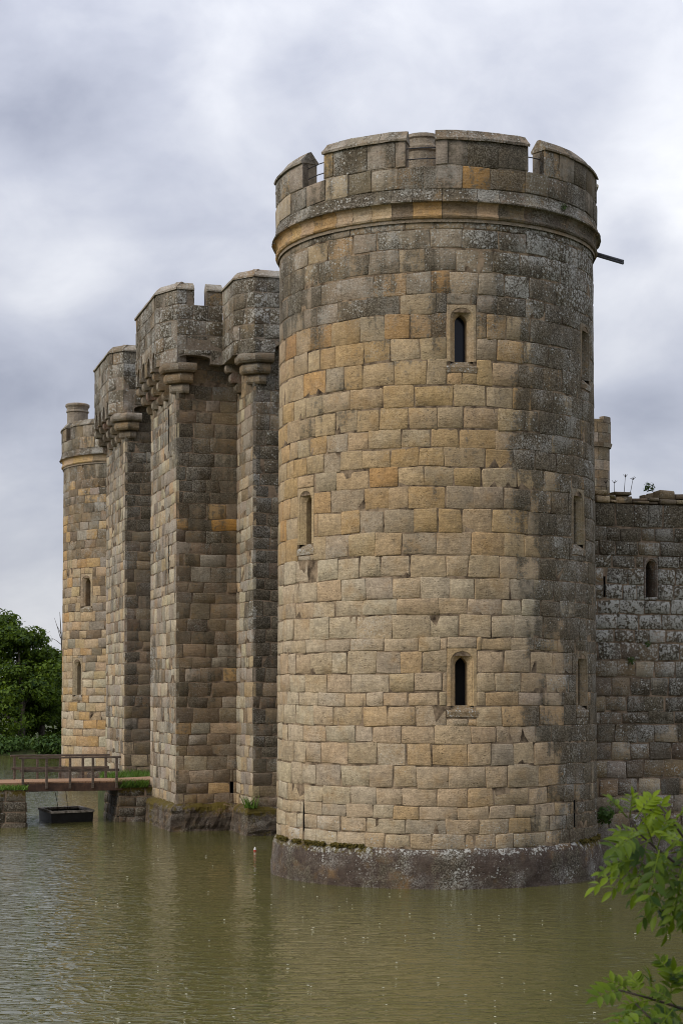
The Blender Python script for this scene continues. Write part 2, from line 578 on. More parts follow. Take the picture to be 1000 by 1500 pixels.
def stone_mesh(S, rect, r, wearf, col, gap=0.0062, rec=0.007, depth=0.10, proud=0.012, ends=(0, 0), ncol=5):
    a0, a1, z0, z1 = rect
    gap *= r.uniform(0.6, 1.4); rec *= r.uniform(0.5, 1.6)
    g0 = gap if not ends[0] else 0.0
    g1 = gap if not ends[1] else 0.0
    b0, b1, y0_, y1_ = a0 + g0, a1 - g1, z0 + gap, z1 - gap
    w, h = b1 - b0, y1_ - y0_
    ea = min(0.026, w * 0.2); ez = min(0.024, h * 0.2)
    ua = [0, ea / w, 0.5, 1 - ea / w, 1] if ncol == 5 else [0, ea / w, 1 - ea / w, 1]
    uz = [0, ez / h, 1 - ez / h, 1]
    na, nz_ = len(ua), len(uz)
    base = r.uniform(-proud, proud)
    ta, tz = r.uniform(-.005, .005), r.uniform(-.004, .007)
    j = min(0.028, 0.07 * min(w, h))
    cj = {}
    for ci in (0, 1):
        for cj_ in (0, 1):
            cj[(ci, cj_)] = (r.uniform(-j, j) * (0 if ends[ci] else 1), r.uniform(-j, j))
    wob0, wob1 = r.uniform(-.012, .018), r.uniform(-.018, .012)
    V = []; Fc = []
    for jz, vz in enumerate(uz):
        for ia, va in enumerate(ua):
            edge_a = ia in (0, na - 1); edge_z = jz in (0, nz_ - 1)
            dx = sum(cj[(ci, ck)][0] * ((1 - va) if ci == 0 else va) * ((1 - vz) if ck == 0 else vz) for ci in (0, 1) for ck in (0, 1))
            dz = sum(cj[(ci, ck)][1] * ((1 - va) if ci == 0 else va) * ((1 - vz) if ck == 0 else vz) for ci in (0, 1) for ck in (0, 1))
            if edge_z and 0 < ia < na - 1: dz += (wob0 if jz == 0 else wob1)
            off = base + ta * (va - .5) * 2 + tz * (vz - .5) * 2
            at_end = (ia == 0 and ends[0]) or (ia == na - 1 and ends[1])
            if (edge_a and not at_end) or edge_z: off -= rec * r.uniform(0.6, 1.3)
            else: off += r.uniform(-.006, .008)
            aa, zz = b0 + va * w + dx, y0_ + vz * h + dz
            if edge_a and edge_z and not at_end:      # worn corners
                k_ = r.uniform(0.002, 0.03)
                aa += (k_ if ia == 0 else -k_); zz += (k_ if jz == 0 else -k_) * 0.8
            zz += 0.030 * mnoise.noise((aa * 0.75, zz * 0.6, 7.7)) + 0.012 * mnoise.noise((aa * 2.3, zz * 1.1, 3.1))
            V.append(S(aa, zz, off))
    for jz in range(nz_ - 1):
        for ia in range(na - 1):
            k = jz * na + ia
            Fc.append([k, k + 1, k + na + 1, k + na])
    ring = list(range(na)) + [jz * na + na - 1 for jz in range(1, nz_)] + [(nz_ - 1) * na + ia for ia in range(na - 2, -1, -1)] + [jz * na for jz in range(nz_ - 2, 0, -1)]
    nr = len(ring)
    params = {}
    k0 = len(V)
    for q in ring:
        jz, ia = divmod(q, na)
        va, vz = ua[ia], uz[jz]
        V.append(S(b0 + va * w, y0_ + vz * h, -depth))
    for i in range(nr):
        i2 = (i + 1) % nr
        Fc.append([ring[i], k0 + i, k0 + i2, ring[i2]])
    d0_ = r.gauss(0, 0.11); d1_ = r.gauss(0, 0.12)
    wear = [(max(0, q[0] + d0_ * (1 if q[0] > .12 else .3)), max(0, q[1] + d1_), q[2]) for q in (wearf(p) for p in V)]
    return V, Fc, col, wear


def face_flags(Fc):
    """12 or 9 faces of the dressed front are smooth, the sides sharp"""
    nf = 12 if len(Fc) == 26 else 9
    return [i < nf for i in range(len(Fc))]


def wall_stones(parent, specs, nmax=300):
    """specs: list of (visible size, V, F, col, wear).  The largest become parts, the rest one joined part."""
    specs.sort(key=lambda q: -q[0])
    for sz, V, Fc, col, wear in specs[:nmax]:
        mobj("stone", V, Fc, M_STONE, parent, col=col, wear=wear, smooth=face_flags(Fc))
    rest = specs[nmax:]
    if rest:
        mb = MB()
        sm = []
        for sz, V, Fc, col, wear in rest: mb.add(V, Fc, col, wear); sm += face_flags(Fc)
        mb.build("far_stones", M_STONE, parent, smooth=sm, kind='stuff')


def vis_size(V, nrm):
    c = np.mean(V, 0)
    d = np.array([0, 0, H]) - c
    l = np.linalg.norm(d)
    f = float(np.dot(d / l, nrm))
    e = np.ptp(np.asarray(V), axis=0)
    area = math.hypot(e[0], e[1]) * e[2]
    return area * max(f, 0.0) / l / l if f > 0.02 else f * 1e-6


# local frames ------------------------------------------------------
def cyl_frame(C, rad):
    """a runs to the right as the camera sees it, a = 0 faces the camera; rad(z) -> radius"""
    d0 = -C / np.linalg.norm(C)
    rt = np.array([-d0[1], d0[0]])
    RR = 4.4
    def S(a, z, off):
        f = a / RR
        q = C + (rad(z) + off) * (math.cos(f) * d0 + math.sin(f) * rt)
        return np.array([q[0], q[1], z])
    def N(a):
        f = a / RR
        q = math.cos(f) * d0 + math.sin(f) * rt
        return np.array([q[0], q[1], 0])
    def a_of(px, py, r):
        lo, hi = -1.5, 1.5
        for _ in range(50):
            m = (lo + hi) / 2
            q = C + r * (math.cos(m) * d0 + math.sin(m) * rt)
            x = project((q[0], q[1], 8.0))[0]
            if x < px: lo = m
            else: hi = m
        return lo * RR
    return S, N, a_of


def pl_frame(o2, d2):
    """vertical wall through o2 running along d2 (to the right seen from outside)"""
    d2 = np.asarray(d2, float) / np.linalg.norm(d2)
    nn = np.array([d2[1], -d2[0]])
    def S(a, z, off):
        q = o2 + a * d2 + off * nn
        return np.array([q[0], q[1], z])
    return S, np.array([nn[0], nn[1], 0])


def core_grid(S, a_br, z_br, holes, off, mat, parent, name="wall_core", wrap=False, extra=None, label=None):
    """the rubble and mortar behind the facing stones, left open where windows pierce it"""
    aa = sorted(set([round(x, 4) for x in a_br] + [round(x, 4) for h in holes for x in h[:2]]))
    zz = sorted(set([round(x, 4) for x in z_br] + [round(x, 4) for h in holes for x in h[2:]]))
    V = [S(a, z, off) for z in zz for a in aa]
    n = len(aa); Fc = []
    for j in range(len(zz) - 1):
        for i in range(n - 1):
            ca, cz = (aa[i] + aa[i + 1]) / 2, (zz[j] + zz[j + 1]) / 2
            if any(h[0] < ca < h[1] and h[2] < cz < h[3] for h in holes): continue
            Fc.append([j * n + i, j * n + i + 1, (j + 1) * n + i + 1, (j + 1) * n + i])
    if extra:
        k = len(V); V += extra[0]; Fc += [[i + k for i in f] for f in extra[1]]
    return mobj(name, V, Fc, mat, parent, col=(.25, .19, .13), wear=(0.1, 0.1, 0), label=label)


def arch_profile(hw, z0, zs, zt, cusp=False, n=7):
    """left foot -> apex -> right foot of a pointed opening"""
    L = [(-hw, z0), (-hw, (z0 + zs) / 2), (-hw, zs)]
    hgt = zt - zs
    arc = []
    for i in range(1, n + 1):
        t = i / n
        x = -hw * math.cos(t * math.pi / 2) ** 1.0
        z = zs + hgt * (math.sin(t * math.pi / 2) ** 0.85 if not cusp else (0.62 * math.sin(t * math.pi / 2) + 0.38 * t ** 2.2))
        arc.append((x if i < n else 0.0, z))
    L += arc
    return L + [(-x, z) for x, z in L[-2::-1]]


def make_window(parent, S, a_c, z0, z1, hw_in, hw_out, margin, col, wear, pane_or_dark='glass', sill=True, d1=0.15, d2=0.5, apex=1.25):
    """stone surround with hood-shaped chamfer, deep reveal, glass or painted darkness, sloping sill.  Returns hole rect for the stones."""
    zt_o = z1 + (hw_out - hw_in) * 1.05
    rect = (a_c - hw_out - margin, a_c + hw_out + margin, z0 - 0.30 if sill else z0, zt_o + margin * 0.8)
    po = arch_profile(hw_out, z0, z1 - hw_in * 0.9, zt_o)
    pi = arch_profile(hw_in, z0, z1 - hw_in * apex, z1, cusp=True)
    n = len(po)
    A0, A1, Z1 = rect[0] - a_c, rect[1] - a_c, rect[3]
    border = []
    for i, (x, z) in enumerate(po):
        if z <= z1 - hw_in * 0.9 + 1e-6: border.append((A0 if x < 0 else A1, z))
        else:
            t = abs(x) / hw_out
            if t > 0.62: border.append((A0 if x < 0 else A1, z + (Z1 - z) * (1 - (t - 0.62) / 0.38)))
            else: border.append(((A0 if x < 0 else A1) * t / 0.62, Z1))
    rings = [[(a_c + x, z, -0.10) for x, z in border],
             [(a_c + x * 0.985, z, -0.012) for x, z in border],
             [(a_c + x * 0.95, z, 0.0) for x, z in border],
             [(a_c + x, z, 0.002) for x, z in po],
             [(a_c + x * 0.93, z - (0.02 if z > z1 - hw_in else 0), -0.035) for x, z in po],
             [(a_c + x * 0.86, z - (0.045 if z > z1 - hw_in else 0), -0.035) for x, z in po],
             [(a_c + x, z, -d1) for x, z in pi],
             [(a_c + x, z, -d2) for x, z in pi]]
    V = [S(*p) for rg in rings for p in rg]
    Fc = []
    for k in range(len(rings) - 1):
        for i in range(n - 1):
            Fc.append([k * n + i, k * n + i + 1, (k + 1) * n + i + 1, (k + 1) * n + i])
    r = random.Random(int(a_c * 1000) + int(z0 * 77))
    cols = []
    seg = {}
    for k in range(len(rings)):
        for i in range(n):
            key = (0 if i < 2 else 1 if i < n // 2 else 2 if i < n - 2 else 3)
            if key not in seg: seg[key] = jit(col, r, 0.16)
            cols.append(seg[key])
    w = mobj("window", V, Fc, M_STONE, parent, col=cols, wear=wear, smooth=False)
    # glass, or a near-black sheet painted for the darkness inside
    pv = [S(a_c + x, z, -d2 + 0.04) for x, z in pi]
    mobj("pane_or_dark", pv, [list(range(n))], M_GLASS if pane_or_dark == 'glass' else M_VOID, w)
    # sides of the opening where the sill reaches in
    if sill:
        a0, a1 = rect[0] - 0.01, rect[1] + 0.01
        pr = [(-0.08, z0 - 0.29), (0.012, z0 - 0.285), (0.018, z0 - 0.15), (-0.01, z0 - 0.11), (-d1, z0 + 0.012), (-d2, z0 + 0.02)]
        nk = 5
        V = []; Fc = []
        for i in range(nk):
            a = a0 + (a1 - a0) * i / (nk - 1)
            for (of, z) in pr: V.append(S(a, z + r.uniform(-.006, .006), of + r.uniform(-.006, .006)))
        m_ = len(pr)
        for i in range(nk - 1):
            for k in range(m_ - 1): Fc.append([i * m_ + k, (i + 1) * m_ + k, (i + 1) * m_ + k + 1, i * m_ + k + 1])
        Fc.append(list(range(m_))); Fc.append([(nk - 1) * m_ + k for k in range(m_)][::-1])
        mobj("sill", V, Fc, M_STONE, w, col=tuple(x * 0.62 for x in col), wear=(0.42, 0.75, 0.12))
    return rect, (a_c - hw_out * 0.99, a_c + hw_out * 0.99, z0 - 0.1, z1 + 0.02)


def make_slit(parent, S, a_c, hw, z0, z1, depth=0.4, name="arrow_slit"):
    V = []
    for of in (-0.005, -depth):
        for (x, z) in ((-hw, z0), (hw, z0), (hw, z1), (-hw, z1)): V.append(S(a_c + x, z, of))
    Fc = [[0, 1, 5, 4], [1, 2, 6, 5], [2, 3, 7, 6], [3, 0, 4, 7], [4, 5, 6, 7]]
    mobj(name, V, Fc, M_VOID, parent)
    return (a_c - hw, a_c + hw, z0, z1)


# ------------------------------------------------------------------ the near corner tower
def drum_tower(C, seed, root, near):
    r = random.Random(seed)
    def rad(z):
        return 4.41 - 0.0045 * z if z < 16.9 else 4.335
    S, N, a_of = cyl_frame(C, rad)
    ZS = [0.995, 1.367, 1.744, 2.07, 2.516, 3.082, 3.648, 4.086, 4.593, 4.937, 5.418, 5.977, 6.313, 6.881, 7.286, 7.828, 8.397, 8.984,
          9.571, 10.132, 10.633, 11.118, 11.602, 12.164, 12.71, 13.342, 13.897, 14.521, 15.025, 15.598, 16.188, 16.693, 16.93]
    if not near:
        ZS = [0.995]
        while ZS[-1] < 16.5: ZS.append(ZS[-1] + r.uniform(0.36, 0.56))
        ZS[-1] = 16.93

    def wearf(p):
        q = p[:2] - C
        d0 = -C / np.linalg.norm(C); rt = np.array([-d0[1], d0[0]])
        f = math.degrees(math.atan2(q @ rt, q @ d0)); z = p[2]
        nz = fbm(p, 0.55, 3)
        if near:
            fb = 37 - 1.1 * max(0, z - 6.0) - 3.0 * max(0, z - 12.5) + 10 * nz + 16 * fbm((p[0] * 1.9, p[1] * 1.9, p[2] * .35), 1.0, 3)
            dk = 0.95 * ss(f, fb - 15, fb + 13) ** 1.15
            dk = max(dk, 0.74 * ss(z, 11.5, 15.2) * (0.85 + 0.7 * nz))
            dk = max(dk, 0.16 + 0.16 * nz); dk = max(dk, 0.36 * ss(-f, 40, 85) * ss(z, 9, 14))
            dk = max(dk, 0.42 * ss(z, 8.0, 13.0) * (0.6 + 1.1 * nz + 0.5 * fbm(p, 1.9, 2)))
            for fw, zw in sills:
                if abs(f - fw) < 4.2 and zw - 1.5 < z < zw: dk = max(dk, 0.50 * (1 - abs(f - fw) / 5.2) * ss(z, zw - 1.5, zw - .2))
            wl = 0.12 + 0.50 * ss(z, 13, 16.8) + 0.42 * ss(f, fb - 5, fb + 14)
            if z > 17: dk = (0.62 if f < 10 else 0.74) + 0.4 * nz; wl = 0.42
            ms = 0.0
            if z < 1.25 and f < -15: ms = 0.32
            if z < 2.6 and f > 52: ms = 0.40
            if 1.0 < z < 1.5: wl = max(wl, 0.5); dk = max(dk, 0.25)
        else:
            dk = 0.10 + 0.5 * ss(z, 10, 17) + 0.25 * nz
            wl = 0.2 + 0.3 * ss(z, 10, 16)
            ms = 0
        return (max(0.0, dk), wl, ms)

    def colf(a, z):
        f = math.degrees(a / 4.4)
        if near:
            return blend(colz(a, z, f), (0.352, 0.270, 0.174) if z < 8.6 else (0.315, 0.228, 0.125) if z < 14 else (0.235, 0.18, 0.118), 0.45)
        return colz(a, z, f)

    def colz(a, z, f):
        if near:
            if z > 14.4: return pick(r, (5, GREY), (4, BUFF), (1.2, BROWN), (.4, HONEY), (.12, ORANGE))
            if z > 8.6: return pick(r, (5, BUFF), (3.2, HONEY), (1.1, GREY), (.45, ORANGE))
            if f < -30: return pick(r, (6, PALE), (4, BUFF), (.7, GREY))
            if z < 6.5 and f > -12: return pick(r, (8, BUFF), (2.0, HONEY), (.5, GREY), (.12, ORANGE))
            return pick(r, (8, BUFF), (4, PALE), (.9, HONEY), (.8, GREY))
        if z > 12: return pick(r, (4, BROWN), (2, GREY), (1, HONEY))
        if z > 6: return pick(r, (4, BUFF), (2, BROWN), (1, GREY), (1, HONEY))
        return pick(r, (4, PALE), (4, BUFF), (1, HONEY))

    holes = []; core_holes = []; sills = []
    wn = (0.16, 0.2, 0.0)
    wn_shade = (0.56, 0.4, 0.0)  # right-hand windows: lichen, plus reveal shade painted in as dark wear
    if near:
        def zf(py): return float(at_y(640, py, 43.4)[2])
        wins = [  # px centre, top y, bottom y, side factor, pane, colour, wear
            (676.5, 458, 529, 0, 'glass', (0.30, 0.22, 0.13), wn),
            (676, 962, 1034, 0, 'void', (0.33, 0.235, 0.13), (0.0, 0.1, 0.0)),
            (447, 727, 797, 1, 'void', (0.33, 0.245, 0.14), (0.0, 0.1, 0.0)),
            (859, 487, 555, 1, 'void', (0.20, 0.15, 0.095), wn_shade),
            (847, 728, 797, 1, 'void', (0.22, 0.165, 0.10), wn_shade),
            (851, 966, 1034, 1, 'void', (0.22, 0.165, 0.10), wn_shade)]
        for (px, yt, yb, side, pane_or_dark, c, w) in wins:
            a = a_of(px, yt, 4.36)
            Y = S(a, 5, 0)[1]
            z1 = float(at_y(px, yt, Y)[2]); z0 = float(at_y(px, yb, Y)[2])
            hw = 0.165 if not side else 0.16
            rc, ch = make_window(root, S, a, z0, z1, hw, 0.30, 0.085, c, w, pane_or_dark)
            holes.append(rc); core_holes.append(ch); sills.append((math.degrees(a / 4.4), z0 - 0.25))
        for (px, yt, yb) in ((445, 1175, 1217), (840, 1172, 1212)):
            a = a_of(px, yt, 4.4)
            Y = S(a, 2, 0)[1]
            holes.append(make_slit(root, S, a, 0.03, float(at_y(px, yb, Y)[2]), float(at_y(px, yt, Y)[2]))); core_holes.append(holes[-1])
    else:
        for (px, yt, yb) in ((125.5, 847, 888), (113, 970, 1018)):
            a = a_of(px, yt, 4.4)
            Y = S(a, 5, 0)[1]
            z1 = float(at_y(px, yt, Y)[2]); z0 = float(at_y(px, yb, Y)[2])
            rc, ch = make_window(root, S, a, z0, z1, 0.20, 0.34, 0.10, (0.34, 0.265, 0.17), wn, 'void')
            holes.append(rc); core_holes.append(ch)
    A = 4.4
    lim = math.radians(118) * A if near else math.radians(95) * A
    specs = []
    for rc in layout(r, -lim, lim, ZS, holes):
        am, zm = (rc[0] + rc[1]) / 2, (rc[2] + rc[3]) / 2
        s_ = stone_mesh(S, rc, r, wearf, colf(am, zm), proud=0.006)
        specs.append((vis_size(s_[0], N(am)),) + s_)
    # parapet: body courses and merlons
    RP = 4.445
    SP, _, _ = cyl_frame(C, lambda z: RP)
    zc0, zc1, zm1 = 17.70, 18.27, 18.94
    merl = [(-80.5, -52), (-40.8, -9.8), (0.2, 32.2), (39.2, 80), (89, 118), (127, 156), (165, 194), (203, 230), (239, 268)] if near else \
           [(-140, -112), (-103, -68), (-60, -28), (-18, 14), (24, 56), (66, 98), (108, 140), (150, 178), (188, 212)]
    merl = [(a * A * math.pi / 180, b * A * math.pi / 180) for a, b in merl]
    for rc in layout(r, -lim, lim, [zc0, zc1], ()):
        am = (rc[0] + rc[1]) / 2
        c = pick(r, (3, GREY), (4, BROWN), (1.5, BUFF), (1, HONEY))
        orange_block = near and abs(project(SP(am, 17.98, 0))[0] - 690) < 17  # a single block of orange stone
        if orange_block: c = (0.36, 0.20, 0.065)
        s_ = stone_mesh(SP, rc, r, (lambda p: (0.46, 0.2, 0)) if orange_block else wearf, c, proud=0.012, depth=0.2)
        specs.append((vis_size(s_[0], N(am)),) + s_)
    core = MB()
    nseg = 72
    # parapet ring wall under the merlons, inside face and wall walk
    ring = []
    for k in range(nseg):
        f = 2 * math.pi * k / nseg * A
        ring += [SP(f, 16.85, -0.06), SP(f, zc1 - 0.012, -0.03), SP(f, zc1 - 0.004, -0.48), SP(f, 17.1, -0.48), SP(f, 17.1, -4.2)]
    fr = []
    for k in range(nseg):
        k2 = (k + 1) % nseg
        for q in range(4): fr.append([k * 5 + q, k2 * 5 + q, k2 * 5 + q + 1, k * 5 + q + 1])
    core.add(ring, fr, (.22, .175, .125), (0.3, 0.3, 0))
    sl_, _, _ = None, None, None
    for (m0, m1) in merl:
        visible = -lim < m1 and m0 < lim
        nn = 6
        V = []
        for i in range(nn):
            a = m0 + (m1 - m0) * i / (nn - 1)
            V += [SP(a, zc1 - 0.01, -0.02), SP(a, zm1, -0.02), SP(a, zm1, -0.46), SP(a, zc1 - 0.01, -0.46)]
        f = []
        for i in range(nn - 1):
            for q in range(4): f.append([i * 4 + q, (i + 1) * 4 + q, (i + 1) * 4 + (q + 1) % 4, i * 4 + (q + 1) % 4])
        f += [[0, 1, 2, 3], [(nn - 1) * 4 + q for q in (3, 2, 1, 0)]]
        core.add(V, f, (.22, .18, .13), (0.35, 0.4, 0))
        if visible:
            for rc in layout(r, m0, m1, [zc1, zm1], ()):
                am = (rc[0] + rc[1]) / 2
                c = pick(r, (4, GREY), (3, BROWN), (1, BUFF), (.4, HONEY))
                s_ = stone_mesh(SP, rc, r, wearf, c, proud=0.01, depth=0.2, ends=(rc[0] <= m0 + 1e-6, rc[1] >= m1 - 1e-6))
                specs.append((vis_size(s_[0], N(am)),) + s_)
        # coping stones, weathered outwards
        k = max(1, round((m1 - m0) / 0.95))
        cuts = [m0 - 0.03] + [m0 + (m1 - m0) * (i + r.uniform(-.15, .15)) / k for i in range(1, k)] + [m1 + 0.03]
        prof = [(-0.03, zm1 - 0.005), (0.055, zm1 - 0.02), (0.06, zm1 + 0.035), (-0.03, zm1 + 0.12), (-0.16, zm1 + 0.285), (-0.26, zm1 + 0.30), (-0.50, zm1 + 0.06), (-0.50, zm1 - 0.005)]
        for c0, c1 in zip(cuts[:-1], cuts[1:]):
            V = []; f = []
            dz = r.uniform(-.012, .012)
            for i in range(4):
                a = c0 + 0.006 + (c1 - c0 - 0.012) * i / 3
                for (of, z) in prof: V.append(SP(a, z + dz + r.uniform(-.012, .010), of + r.uniform(-.01, .01)))
            m_ = len(prof)
            for i in range(3):
                for q in range(m_): f.append([i * m_ + q, (i + 1) * m_ + q, (i + 1) * m_ + (q + 1) % m_, i * m_ + (q + 1) % m_])
            f += [list(range(m_))[::-1], [3 * m_ + q for q in range(m_)]]
            mobj("coping_stone", V, f, M_STONE, root, col=pick(r, (3, GREY), (2.5, BROWN)), wear=(0.56, 0.62, 0.10))
    # string course: sloped top course, undercut, cavetto and roll
    prof = [(4.445, 17.69), (4.45, 17.62), (4.50, 17.45), (4.555, 17.37), (4.55, 17.335), (4.46, 17.31), (4.415, 17.25), (4.395, 17.16), (4.405, 17.07), (4.445, 17.035), (4.455, 16.99), (4.43, 16.945), (4.36, 16.925), (4.25, 16.93)]
    SR, _, _ = cyl_frame(C, lambda z: 0.0)
    a = -lim
    while a < lim:
        w = r.uniform(0.5, 0.95)
        V = []; f = []
        m_ = len(prof)
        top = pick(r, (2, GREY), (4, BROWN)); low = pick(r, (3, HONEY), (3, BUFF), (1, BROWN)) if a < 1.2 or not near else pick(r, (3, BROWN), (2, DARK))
        cols = []
        for i in range(4):
            aa = a + 0.006 + (w - 0.012) * i / 3
            for k, (rr_, z) in enumerate(prof):
                V.append(SR(aa, z + r.uniform(-.006, .006), rr_ + r.uniform(-.009, .009) * (1.6 if k in (2, 3) else 1)))
                cols.append(top if k < 5 else low)
        for i in range(3):
            for q in range(m_ - 1): f.append([i * m_ + q, i * m_ + q + 1, (i + 1) * m_ + q + 1, (i + 1) * m_ + q])
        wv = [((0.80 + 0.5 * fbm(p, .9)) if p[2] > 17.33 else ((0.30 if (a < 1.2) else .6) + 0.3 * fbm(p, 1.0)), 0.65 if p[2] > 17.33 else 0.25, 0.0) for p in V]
        mobj("string_stone", V, f, M_STONE, root, col=cols, wear=wv)
        a += w
    # mortar core
    abr = [2 * math.pi * A * k / 72 - math.pi * A for k in range(73)]
    cg = core_grid(S, abr, [-1.6, 0.9] + ZS[::3] + [17.2], core_holes, -0.0115, M_MORTAR, root)
    core.build("parapet_wall", M_STONE, root)
    # battered plinth
    pp = [(4.60, -1.6), (4.585, -0.05), (4.55, 0.06), (4.56, 0.13), (4.555, 0.28), (4.55, 0.42), (4.54, 0.56), (4.525, 0.70), (4.50, 0.80), (4.48, 0.88), (4.44, 0.96), (4.36, 1.03)]
    npl = 240
    V = []; f = []
    for k in range(npl):
        fa = 2 * math.pi * k / npl * A
        for (rr_, z) in pp:
            p = SR(fa, z, rr_)
            d = 0.035 * fbm(p, 1.3, 3) + 0.03 * fbm(p, 4, 3)
            V.append(SR(fa, z + (0.04 * fbm(p, 2.0, 2) if z > .6 else 0), rr_ + d))
    m_ = len(pp)
    for k in range(npl):
        k2 = (k + 1) % npl
        for q in range(m_ - 1): f.append([k * m_ + q, k2 * m_ + q, k2 * m_ + q + 1, k * m_ + q + 1])
    def pw(p):
        q = p[:2] - C; d0 = -C / np.linalg.norm(C); rt = np.array([-d0[1], d0[0]])
        fd = math.degrees(math.atan2(q @ rt, q @ d0))
        top = ss(p[2], 0.55, 0.95)
        return (0.40 + 0.6 * fbm(p, 0.9) - 0.15 * top, 0.34 + 0.7 * fbm(p, 1.2, 2) + 0.85 * ss(p[2], .76, .95), (0.62 * top if fd < -20 else 0.25 * top) + (0.4 * top if fd > 55 else 0))
    mobj("plinth", V, f, M_STONE, root, col=(0.062, 0.045, 0.035), wear=[pw(np.array(p)) for p in V], smooth=True)
    wall_stones(root, specs, 300)
    return S, SP, a_of


near_root = empty("round_tower", (C0[0], C0[1], 0), "large round sandstone tower with six slit windows standing nearest in the moat", "tower", "round corner towers of the castle")
S0, SP0, aof0 = drum_tower(C0, 11, near_root, True)
far_root = empty("round_tower", (C1[0], C1[1], 0), "distant round tower with a chimney, beyond the gatehouse at the far corner", "tower", "round corner towers of the castle")
S1, SP1, aof1 = drum_tower(C1, 23, far_root, False)


def lathe_stack(parent, cx, cy, prof, n, col, wear, name, rng):
    V = []; f = []
    for k in range(n):
        th = 2 * math.pi * k / n
        for (rr_, z) in prof:
            V.append((cx + rr_ * math.cos(th) + rng.uniform(-.006, .006), cy + rr_ * math.sin(th) + rng.uniform(-.006, .006), z))
    m_ = len(prof)
    for k in range(n):
        k2 = (k + 1) % n
        for q in range(m_ - 1): f.append([k * m_ + q, k2 * m_ + q, k2 * m_ + q + 1, k * m_ + q + 1])
    V.append((cx, cy, prof[-1][1])); f += [[k * m_ + m_ - 1, ((k + 1) % n) * m_ + m_ - 1, len(V) - 1] for k in range(n)]
    return mobj(name, V, f, M_STONE, parent, col=col, wear=wear)


# chimneys rise inside both parapets
cp = at_y(114, 600, 93.0)
lathe_stack(far_root, cp[0], cp[1], [(0.56, 17.1), (0.56, 20.02), (0.62, 20.06), (0.60, 20.14), (0.57, 20.18), (0.60, 20.3), (0.66, 20.38), (0.66, 20.46), (0.58, 20.52), (0.35, 20.52)], 18,
            (0.20, 0.165, 0.125), (0.35, 0.45, 0.1), "chimney", R_)
cp = at_y(618, 200, 45.8)
lathe_stack(near_root, cp[0], cp[1], [(0.52, 17.1), (0.52, 18.6), (0.515, 18.62), (0.515, 19.28), (0.57, 19.32), (0.58, 19.40), (0.53, 19.47), (0.5, 19.62), (0.54, 19.66), (0.50, 19.76), (0.3, 19.78)], 18,
            (0.20, 0.165, 0.12), (0.35, 0.4, 0.12), "chimney", R_)


# iron guard rods across the crenels of the near tower
def crenel_rods(a0, a1, zz):
    for z in zz:
        V, f = tube([SP0(a0 - 0.15, z, -0.2), SP0((a0 + a1) / 2, z + 0.01, -0.19), SP0(a1 + 0.15, z + 0.015, -0.2)], 0.014, 6)
        mobj("guard_rod", V, f, M_IRON, near_root)


D2A = 4.4 * math.pi / 180
crenel_rods(-52 * D2A, -40.8 * D2A, (18.52, 18.80))
crenel_rods(-9.8 * D2A, 0.2 * D2A, (18.50, 18.78))
crenel_rods(32.2 * D2A, 39.2 * D2A, (18.72,))
# lead spout on the right-hand side
p0, p1 = at_y(868, 369.5, 47.5), at_y(912, 384, 46.9)
for dz in (0.0, 0.055):
    V, f = tube([p0 + np.array([0, 0.1, dz - .03]), p1 + np.array([0, 0, dz - .03])], 0.04, 8)
    mobj("drain_spout", V, f, M_LEAD, near_root)

# ------------------------------------------------------------------ gatehouse towers
m_c = LEN / 2
A1_, B1_, B2_, TA, TB = 10.919, 8.368, 3.115, 2.161, 4.361
sA, sB, sBe = m_c - A1_, m_c - B1_, m_c - B2_


def st2(s, t): return C0 + s * u2 + t * n2v


